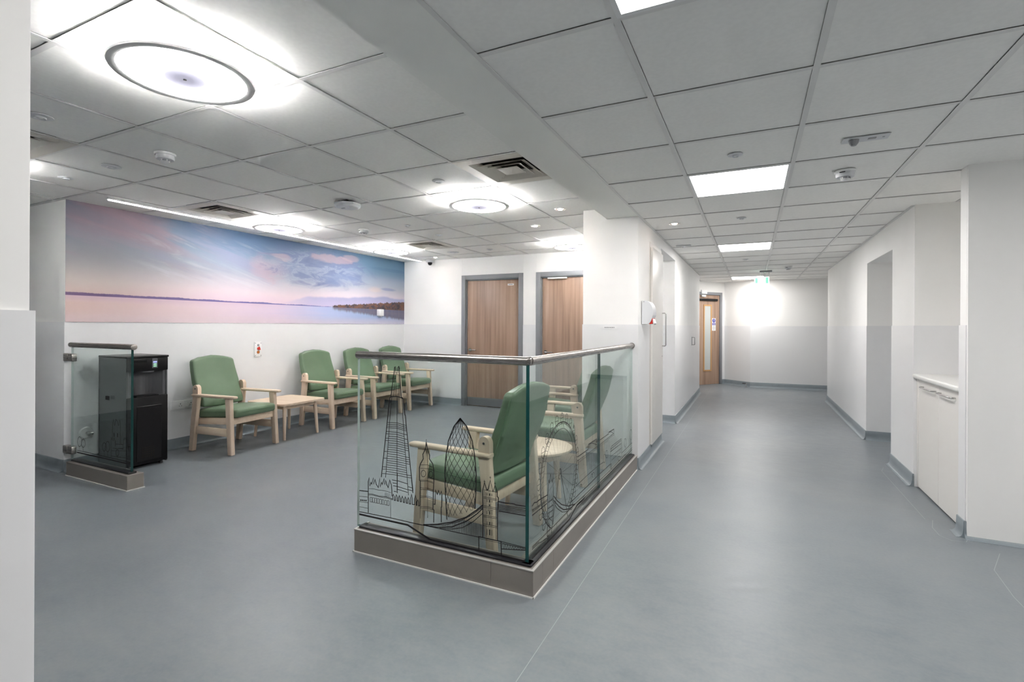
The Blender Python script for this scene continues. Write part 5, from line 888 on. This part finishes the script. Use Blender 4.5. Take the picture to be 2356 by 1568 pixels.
for k in range(4):
    a = PI / 4 + k * PI / 2
    mb = MB(); table_leg(mb, 0.165 * math.cos(a), 0.165 * math.sin(a), math.cos(a), math.sin(a), 0.376, 0.016, 0.027, 0.035); mb.build('leg', 'beech_upright', tr_)
# ================================================================== LIGHT FITTINGS
def round_lamp(x, y, label):
    t = thing('ceiling_lamp', label, 'ceiling light', (x, y, ZL), 0, 'round disc lamps in the lounge ceiling')
    MB().lathe([(0.226, -0.001), (0.228, -0.025), (0.226, -0.0455)], n=64).build('drum', 'drum_light', t)
    MB().lathe([(0.228, -0.0452), (0.248, -0.0452)], n=24).build('halo_ring', 'halo_light', t)
    MB().lathe([(0.224, -0.046), (0.250, -0.046), (0.253, -0.052), (0.250, -0.059), (0.236, -0.062), (0.222, -0.058), (0.224, -0.046)], n=64).build('trim_ring', 'lamp_trim', t)
    MB().lathe([(0.0, -0.067), (0.12, -0.065), (0.224, -0.057)], n=32).build('diffuser', 'disc_light', t)
    MB().lathe([(0.0, -0.003), (0.225, -0.003), (0.220, -0.046), (0.0, -0.046)], n=48).build('housing', 'white_plastic', t)
    MB().lathe([(0, -0.0695), (0.006, -0.069), (0.007, -0.0668), (0, -0.0665)], n=12).build('centre_screw', 'chrome', t)
    return t
l0 = round_lamp(-2.064, 1.233, 'largest round disc lamp at the upper left of the ceiling, nearest the camera')
for (x, y), lab in {
    (-4.464, 3.633): 'round disc lamp overlapping the mural strip light, beside a square air grille',
    (-2.064, 3.633): 'round disc lamp near the beam, just beyond the cream square air diffuser',
    (-4.464, 5.433): 'small far round disc lamp above the mural forest end of the strip light',
    (-2.064, 6.033): 'half hidden round disc lamp beside the column, above the second wooden door',
    (-4.464, 1.233): 'round disc lamp hidden behind the near left wall, only its glow showing'}.items():
    c_ = copy_tree(l0); c_.location = (x, y, ZL); c_['label'] = lab

def panel_light(x, y, label):
    t = thing('panel_light', label, 'ceiling light', (x, y, ZC), 0, 'square panel lights in the corridor ceiling')
    h = 0.295; i = 0.278
    MB().box(-h, h, -h, -i, -0.001, 0.03).box(-h, h, i, h, -0.001, 0.03).box(-h, -i, -i, i, -0.001, 0.03).box(i, h, -i, i, -0.001, 0.03).build('frame', 'white_plastic', t)
    MB().box(-i, i, -i, i, 0.003, 0.010).build('diffuser', 'panel_light', t)
    MB().box(-h, h, -h, h, 0.0302, 0.034).build('housing', 'grey_plastic', t)
    return t
p0 = panel_light(*PANELS[1], 'largest whole square light panel in the corridor ceiling')
for k, lab in ((0, 'square light panel cut off by the top edge of the picture'), (2, 'second whole square light panel down the corridor, half as wide as the first'),
               (3, 'farthest thin light panel just before the exit sign'), (4, 'added square light panel out of view, brightening the blank end wall')):
    c_ = copy_tree(p0); c_.location = (PANELS[k][0], PANELS[k][1], ZC); c_['label'] = lab

t = thing('strip_light', 'long thin white strip light running along the ceiling above the mural', 'strip light', (-4.855, 4.46, ZL))
MB().box(-0.022, 0.022, -2.19, 2.19, -0.012, 0.004, r=0.002, seg=1).build('housing', 'white_plastic', t)
MB().box(-0.011, 0.011, -2.18, 2.18, -0.020, -0.012, r=0.004).build('diffuser', 'strip_light', t)

def spot(x, y, z, label, watt, angle, tilt=(0, 0), col=(1.0, 0.84, 0.72), blend=0.35):
    t = thing('downlight', label, 'downlight', (x, y, z), 0, 'small recessed spot downlights')
    MB().lathe([(0.034, 0.03), (0.036, 0.002), (0.048, -0.004), (0.052, 0.0), (0.052, 0.004), (0.04, 0.006)], n=32).build('bezel', 'white_plastic', t)
    MB().lathe([(0.0355, -0.003), (0.033, 0.0), (0.029, 0.006)], n=28).build('reflector', 'copper_reflector', t)
    MB().lathe([(0.0, -0.011), (0.016, -0.008), (0.029, 0.002)], n=24).build('lamp_face', 'spot_face', t)
    ld = bpy.data.lights.new('spot_beam', 'SPOT'); ld.energy = watt; ld.spot_size = math.radians(angle); ld.spot_blend = blend
    ld.color = col; ld.shadow_soft_size = 0.012
    lo = bpy.data.objects.new('spot_beam', ld); COL.objects.link(lo); lo.parent = t
    lo.location = (0, 0, -0.016); lo.rotation_euler = (tilt[0], tilt[1], 0)
    return t
spot(-1.565, 4.233, ZL, 'warm spot downlight in the lounge ceiling right beside the column top', W_SPOT_WARM, 88)
spot(-2.064, 4.833, ZL, 'brightest warm spot downlight between two round lamps, over the chairs by the column', W_SPOT_WARM, 88)
spot(-0.66, 4.86, ZC, 'spot downlight in the corridor ceiling beside the cupboard door', W_SPOT_WARM, 62)
spot(-4.42, 6.42, ZL, 'far corner spot downlight washing the back wall by the dome camera', W_SPOT_COOL, 70, (0, 0), (0.98, 0.98, 1.0))
spot(0.12, 11.21, ZC, 'far spot downlight washing the end wall of the corridor', W_SPOT_COOL * 0.12, 125, (0, 0), (1.0, 0.98, 0.96), 0.9)

# ================================================================== AIR DIFFUSERS
def diffuser(x, y, w, label):
    t = thing('air_diffuser', label, 'air vent', (x, y, ZL), 0, 'square air diffusers in the lounge ceiling')
    hx = w / 2 - 0.004; h = 0.296
    s = 0.215
    MB().box(-hx, -s, -h, h, -0.001, 0.008).box(s, hx, -h, h, -0.001, 0.008).box(-s, s, -h, -s, -0.001, 0.008).box(-s, s, s, h, -0.001, 0.008).build('face_plate', 'diffuser_cream', t)
    MB().box(-s - .005, s + .005, -s - .005, s + .005, 0.036, 0.04).box(-s - .005, -s, -s, s, 0.008, 0.036).box(s, s + .005, -s, s, 0.008, 0.036).box(-s, s, -s - .005, -s, 0.008, 0.036).box(-s, s, s, s + .005, 0.008, 0.036).build('plenum', 'dark_void', t)
    # nested sloping square cones
    for k, (o_, i_, z0, z1) in enumerate(((0.215, 0.163, -0.001, 0.026), (0.168, 0.113, -0.004, 0.024), (0.119, 0.070, -0.006, 0.022))):
        mb = MB()
        for q in range(4):
            c0 = [(o_, -o_), (o_, o_), (-o_, o_), (-o_, -o_)][q]; c1 = [(o_, o_), (-o_, o_), (-o_, -o_), (o_, -o_)][q]
            d0 = (c0[0] * i_ / o_, c0[1] * i_ / o_); d1 = (c1[0] * i_ / o_, c1[1] * i_ / o_)
            # the blade flares downwards and outwards
            mb.hexa([(c0[0], c0[1], z0), (c1[0], c1[1], z0), (d1[0], d1[1], z1), (d0[0], d0[1], z1)],
                    [(c0[0], c0[1], z0 + 0.003), (c1[0], c1[1], z0 + 0.003), (d1[0], d1[1], z1 + 0.003), (d0[0], d0[1], z1 + 0.003)])
        mb.build('louvre', 'diffuser_cream', t)
    MB().box(-0.074, 0.074, -0.074, 0.074, -0.006, 0.0, r=0.003, seg=1).build('centre_plate', 'diffuser_cream', t)
    return t
diffuser(-1.472, 3.033, 0.584, 'cream square air diffuser beside the beam, before a round lamp')
diffuser(-4.464, 3.033, 0.6, 'square air diffuser next to the strip light above the mural')
diffuser(-3.864, 5.433, 0.6, 'farthest square air diffuser, right of the small far round lamp')
diffuser(-3.864, 1.233, 0.6, 'square air diffuser cut off by the near left wall edge')

# ================================================================== SMALL CEILING DEVICES
def smoke(x, y, z, label):
    t = thing('smoke_detector', label, 'smoke detector', (x, y, z), 0, 'ceiling smoke detectors')
    MB().lathe([(0, 0), (0.056, 0), (0.058, -0.004), (0.055, -0.012), (0.050, -0.014), (0, -0.014)], n=32).build('base', 'white_plastic', t)
    MB().lathe([(0, -0.014), (0.049, -0.014), (0.051, -0.032), (0.046, -0.040), (0, -0.040)], n=32).build('body', 'off_white_plastic', t)
    MB().lathe([(0, -0.040), (0.027, -0.040), (0.026, -0.053), (0.017, -0.060), (0, -0.060)], n=24).build('sensor_cap', 'white_plastic', t)
    sl = MB()
    for k in range(6):
        a = k * PI / 3; c_, s_ = math.cos(a), math.sin(a)
        sl.lathe([(0.0272, -0.051), (0.0288, -0.049), (0.0288, -0.042), (0.0272, -0.041)], n=4, a0=a, a1=a + 0.75)
    sl.build('sensor_slot', 'grey_plastic', t)
    MB().lathe([(0.0505, -0.020), (0.0525, -0.020), (0.0525, -0.014), (0.0505, -0.014)], n=5, a0=-2.3, a1=-1.7).build('indicator', 'dark_grey_plastic', t)
    return t
smoke(-3.264, 1.833, ZL, 'white smoke detector on the left lounge ceiling, nearest to the big round lamp')
smoke(-3.864, 4.233, ZL, 'small white smoke detector on the lounge ceiling in front of the mural forest')
smoke(0.511, 3.648, ZC, 'white smoke detector on the corridor ceiling right of the big light panel')
smoke(0.511, 9.048, ZC, 'tiny far smoke detector above the end of the corridor')

def disc(x, y, z, r, label, led='off_white_plastic'):
    t = thing('ceiling_sensor', label, 'ceiling sensor', (x, y, z), 0, 'small flush ceiling discs')
    MB().lathe([(0, -0.004), (r * 0.7, -0.006), (r, -0.003), (r, 0.0), (0, 0.0)], n=28).build('cover', 'off_white_plastic', t)
    MB().lathe([(r * 0.28, -0.005), (r * 0.45, -0.012), (r * 0.5, -0.005)], n=20).build('rim', led, t)
    MB().lathe([(0, -0.011), (r * 0.18, -0.010), (r * 0.28, -0.005)], n=16).build('lens', 'white_plastic', t)
    return t
for x, y, z, r, lab in (
    (-3.864, 1.833, ZL, 0.055, 'round flush sensor left of the left-hand smoke detector'),
    (-3.264, 1.233, ZL, 0.055, 'round flush sensor near the wall edge below the big round lamp'),
    (-4.464, 1.833, ZL, 0.045, 'thin flush disc near the start of the strip light'),
    (-2.064, 3.033, ZL, 0.045, 'round flush sensor left of the cream air diffuser'),
    (-3.275, 4.246, ZL, 0.035, 'tiny flush disc midway between the far smoke detector and the round lamp'),
    (-3.287, 4.846, ZL, 0.045, 'flush disc above the farthest air diffuser'),
    (-3.885, 6.083, ZL, 0.085, 'wide flush ring on the ceiling beyond the farthest air diffuser'),
    (-3.263, 6.048, ZL, 0.045, 'flush disc on the ceiling above the first wooden door'),
    (-0.089, 3.048, ZC, 0.04, 'flush sprinkler disc just before the large light panel'),
    (-0.089, 4.848, ZC, 0.04, 'flush disc between the two whole corridor light panels'),
    (-0.089, 7.848, ZC, 0.04, 'tiny flush disc beyond the second corridor light panel')):
    disc(x, y, z, r, lab)

t = thing('motion_sensor', 'rectangular white sensor plate with a drooping lens above the corridor smoke detector', 'motion sensor', (0.515, 3.06, ZC))
MB().box(-0.10, 0.10, -0.042, 0.042, -0.004, 0.0, r=0.002, seg=1).build('plate', 'off_white_plastic', t)
MB().lathe([(0, -0.032), (0.012, -0.031), (0.02, -0.02), (0.024, -0.004)], (-0.05, 0.0, 0), 20).build('lens', 'grey_plastic', t)
MB().box(0.01, 0.045, -0.012, 0.012, -0.006, -0.004, r=0.001, seg=1).build('window', 'grey_plastic', t)
MB().lathe([(0, -0.005), (0.006, -0.005), (0.006, -0.004), (0, -0.004)], (0.075, 0, 0), 10).build('screw', 'grey_plastic', t)
t = thing('motion_sensor', 'small white sensor plate on the corridor ceiling beyond the corridor downlight', 'motion sensor', (-0.74, 6.23, ZC))
MB().box(-0.085, 0.085, -0.035, 0.035, -0.006, 0.0, r=0.002, seg=1).build('plate', 'off_white_plastic', t)
MB().lathe([(0, -0.03), (0.015, -0.028), (0.022, -0.006)], (0, 0, 0), 16).build('lens', 'white_plastic', t)

t = thing('access_point', 'white octagonal wireless access point hanging from the lounge ceiling', 'access point', (-3.12, 3.22, ZL))
MB().box(-0.05, 0.05, -0.05, 0.05, -0.020, 0.0).build('mount', 'black_plastic', t)
oc = [(0.118 * math.cos(PI / 8 + k * PI / 4), 0.118 * math.sin(PI / 8 + k * PI / 4)) for k in range(8)]
mb = MB(); mb.hexa([(p * .8, q * .8, -0.052) for p, q in oc], [(p, q, -0.036) for p, q in oc], r=0.003); mb.hexa([(p, q, -0.036) for p, q in oc], [(p * .97, q * .97, -0.020) for p, q in oc])
b_ = mb.build('shell', 'off_white_plastic', t)
MB().box(-0.06, -0.02, -0.012, -0.004, -0.0535, -0.052).build('logo_mark', 'grey_print', b_)
MB().lathe([(0, -0.0545), (0.004, -0.0535), (0.004, -0.052)], (0.03, -0.02, 0), 10).build('status_led', 'led_blue', b_)

t = thing('dome_camera', 'small dome security camera at the ceiling corner end of the strip light', 'camera', (-4.66, 6.62, ZL))
MB().box(-0.05, 0.05, -0.05, 0.05, -0.045, 0.0, r=0.008).build('mount', 'off_white_plastic', t)
MB().lathe([(0.036, -0.045), (0.036, -0.055), (0.031, -0.075), (0.018, -0.088), (0, -0.092)], n=24).build('dome', 'black_gloss', t)

t = thing('exit_sign', 'green and white lit exit sign hanging at the end of the corridor', 'sign', (0.13, 9.6, ZC))
MB().box(-0.02, 0.17, -0.05, 0.05, -0.028, 0.0, r=0.004).build('ceiling_mount', 'grey_plastic', t)
MB().lathe([(0, -0.034), (0.006, -0.033), (0.008, -0.028)], (0.06, -0.04, 0), 10).build('status_led', 'led_green', t)
for x in (0.0, 0.12): MB().tube([(x + .01, 0, -0.028), (x + .01, 0, -0.10)], 0.006, 8).build('rod', 'white_plastic', t)
sg = MB().box(-0.10, 0.13, -0.012, 0.012, -0.23, -0.10, r=0.006).build('sign_panel', 'sign_white', t)
MB().box(-0.085, -0.05, -0.0135, -0.012, -0.21, -0.12).box(0.075, 0.115, -0.0135, -0.012, -0.215, -0.115).build('sign_symbol', 'sign_green', sg)

# ================================================================== WALL FITTINGS
t = thing('call_point', 'white nurse call plate with red and amber buttons on the mural wall', 'call button', (-5.235, 3.972, 0.96))
MB().box(0.0, 0.010, -0.047, 0.047, -0.088, 0.088, r=0.003).build('plate', 'white_plastic', t)
MB().lathe([(0.0, 0.016), (0.012, 0.016), (0.013, 0.010)], (0, 0, 0.048), 16, axis='X').build('speaker', 'grey_plastic', t)
MB().lathe([(0, 0.022), (0.015, 0.02), (0.017, 0.010)], (0, 0.002, 0.008), 16, axis='X').hexa([(0.012, 0.0, -0.008), (0.02, 0.0, -0.008), (0.02, 0.026, -0.008), (0.012, 0.026, -0.008)], [(0.012, 0.004, 0.03), (0.02, 0.004, 0.03), (0.02, 0.014, 0.03), (0.012, 0.014, 0.03)]).build('call_button', 'red_plastic', t)
MB().lathe([(0, 0.016), (0.016, 0.015), (0.018, 0.010)], (0, 0, -0.034), 16, axis='X').build('reset_button', 'amber_plastic', t)
for y in (-0.036, 0.036):
    for z in (-0.072, 0.072): MB().lathe([(0, 0.012), (0.005, 0.011), (0.005, 0.010)], (0, y, z), 8, axis='X').build('screw', 'grey_plastic', t)

def socket(x, y, z, label, n_, yaw=0):
    t = thing('power_socket', label, 'socket', (x, y, z), yaw)
    w = 0.074 * n_
    MB().box(0.0, 0.009, -w, w, -0.043, 0.043, r=0.003).build('plate', 'white_plastic', t)
    hl = MB()
    for k in range(n_):
        c_ = (k - (n_ - 1) / 2) * 0.074 * 1.6 / max(1, n_ - 1) * 0.9 if n_ > 1 else 0
        hl.box(0.009, 0.0096, c_ - 0.003, c_ + 0.003, 0.006, 0.016).box(0.009, 0.0096, c_ - 0.014, c_ - 0.006, -0.012, -0.007).box(0.009, 0.0096, c_ + 0.006, c_ + 0.014, -0.012, -0.007)
    hl.build('pin_slot', 'dark_grey_plastic', t)
    sw = MB()
    for k in range(n_): sw.box(0.009, 0.012, (-0.006 if k == 0 else 0.002) * n_, (-0.002 if k == 0 else 0.006) * n_, 0.016, 0.034, r=0.001, seg=1)
    sw.build('switch', 'white_plastic', t)
    return t
socket(-5.235, 3.145, 0.43, 'white double power socket low on the mural wall behind the first armchair', 2)
t = thing('cable_outlet', 'small round water outlet plate low on the wall behind the short glass panel', 'outlet', (-5.235, 2.30, 0.30))
MB().lathe([(0, 0.012), (0.045, 0.011), (0.052, 0.0)], n=28, axis='X').build('plate', 'white_plastic', t)
MB().tube([(0.012, 0, 0), (0.05, 0.01, 0.0), (0.06, 0.03, -0.005)], 0.011, 10).build('valve', 'chrome', t)

t = thing('sanitiser_dispenser', 'small white box mounted on the mural over the painted lake', 'dispenser', (-5.236, 6.07, 1.39))
MB().box(0.0, 0.075, -0.045, 0.045, 0.0, 0.105, r=0.01, seg=3).build('body', 'white_plastic', t)
MB().box(0.015, 0.055, -0.02, 0.02, -0.008, 0.0).build('nozzle', 'off_white_plastic', t)

t = thing('glove_dispenser', 'white quarter-round wall dispenser with a red tip on the column side', 'dispenser', (-0.894, 4.62, 1.27))
prof = [(0, 0.0), (0.058, 0.0), (0.075, 0.02), (0.086, 0.045)] + [(0.0 + 0.092 * math.cos(a) if False else 0.03 + 0.068 * math.cos(a), 0.10 + 0.11 * math.sin(a)) for a in [PI / 2 * k / 10 - 0.2 for k in range(11)]] + [(0.03, 0.21), (0.0, 0.21)]
MB().prism(prof, lambda p, q, w: (p, w, q), -0.085, 0.085).build('body', 'off_white_plastic', t, 25)
MB().hexa([(0.062, -0.06, 0.0), (0.09, -0.06, 0.004), (0.09, 0.06, 0.004), (0.062, 0.06, 0.0)], [(0.078, -0.06, 0.045), (0.092, -0.06, 0.052), (0.092, 0.06, 0.052), (0.078, 0.06, 0.045)]).build('red_tip', 'red_plastic', t)
MB().hexa([(0.096, -0.055, -0.006), (0.107, -0.055, 0.006), (0.107, 0.055, 0.006), (0.096, 0.055, -0.006)], [(0.086, -0.055, 0.05), (0.09, -0.055, 0.052), (0.09, 0.055, 0.052), (0.086, 0.055, 0.05)]).build('tear_flap', 'white_plastic', t)
MB().lathe([(0, -0.002), (0.004, -0.002), (0.004, 0)], (0.018, -0.0855, 0.2), 10, axis='Y').build('screw', 'grey_plastic', t)

t = thing('name_plate', 'small white lettered plate on the column just below the dado line', 'sign', (-1.147, 4.3945, 1.238))
MB().box(-0.062, 0.062, -0.003, 0.0, -0.012, 0.012).build('plate', 'white_plastic', t)
tx = MB()
for i, (a, b) in enumerate(((-.05, -.044), (-.04, -.034), (-.031, -.026), (-.022, -.013), (-.008, -.002), (.002, .009), (.013, .018), (.022, .03), (.035, .041))): tx.box(a, b, -0.0036, -0.003, -0.004, 0.004)
tx.build('lettering', 'grey_print', t)

t = thing('flush_handle', 'small chrome D-shaped pull handle on the left corridor wall', 'handle', (-0.895, 8.67, 0.945))
MB().box(0.0, 0.006, -0.02, 0.02, -0.005, 0.135, r=0.002, seg=1).build('back_plate', 'kick_plate', t)
MB().tube([(0.006, 0, 0.005), (0.04, 0, 0.005), (0.045, 0, 0.01), (0.045, 0, 0.12), (0.04, 0, 0.125), (0.006, 0, 0.125)], 0.006, 10).build('bar', 'chrome', t)

t = thing('door_stop', 'small metal door stop on the floor against the far wall skirting', 'door stop', (-0.11, 11.42, 0))
MB().lathe([(0, 0.0), (0.02, 0.0), (0.02, 0.006), (0.009, 0.01), (0.009, 0.085), (0, 0.085)], n=14).build('post', 'chrome', t)
MB().tube([(0, 0, 0.075), (-0.07, -0.02, 0.075)], [0.009, 0.012], 10).build('buffer', 'rubber', t)

# ================================================================== NICHE CABINET AND WORKTOP
def base_cabinet(y0, y1, label, hinge):
    t = thing('base_cabinet', label, 'cabinet', (1.17, (y0 + y1) / 2, 0), 0, 'white base units in the wall niche')
    h = (y1 - y0) / 2
    MB().box(0.02, 0.56, -h + 0.001, h - 0.001, 0.02, 0.85).build('carcass', 'cabinet_white', t)
    d_ = MB().box(-0.002, 0.019, -h + 0.002, h - 0.002, 0.012, 0.848, r=0.002, seg=1).build('cabinet_door', 'cabinet_white', t)
    a, b = hinge
    MB().tube([(-0.002, a, 0.80), (-0.024, a, 0.80), (-0.030, a + 0.012, 0.80), (-0.034, (a + b) / 2, 0.80), (-0.030, b - 0.012, 0.80), (-0.024, b, 0.80), (-0.002, b, 0.80)], 0.0055, 10).build('bow_handle', 'chrome', d_)
    return t
base_cabinet(4.405, 4.865, 'left white base cabinet under the niche worktop, farther from the camera', (-0.18, 0.10))
base_cabinet(3.96, 4.402, 'right white base cabinet under the niche worktop, beside the wall corner', (-0.10, 0.17))
filler = MB().box(0, 0.05, 0, 0.035, 0.01, 0.85, r=0.004).build('filler_panel', 'cabinet_white')
filler.location = (1.165, 4.868, 0); tag(filler, 'narrow white filler post at the left edge of the base cabinets', 'panel')
wt = MB().box(0, 0.60, 0, 0.945, 0, 0.038, r=0.014, seg=4).build('worktop', 'worktop')
wt.location = (1.135, 3.957, 0.852); tag(wt, 'white bullnosed worktop over the base cabinets in the wall niche', 'worktop')
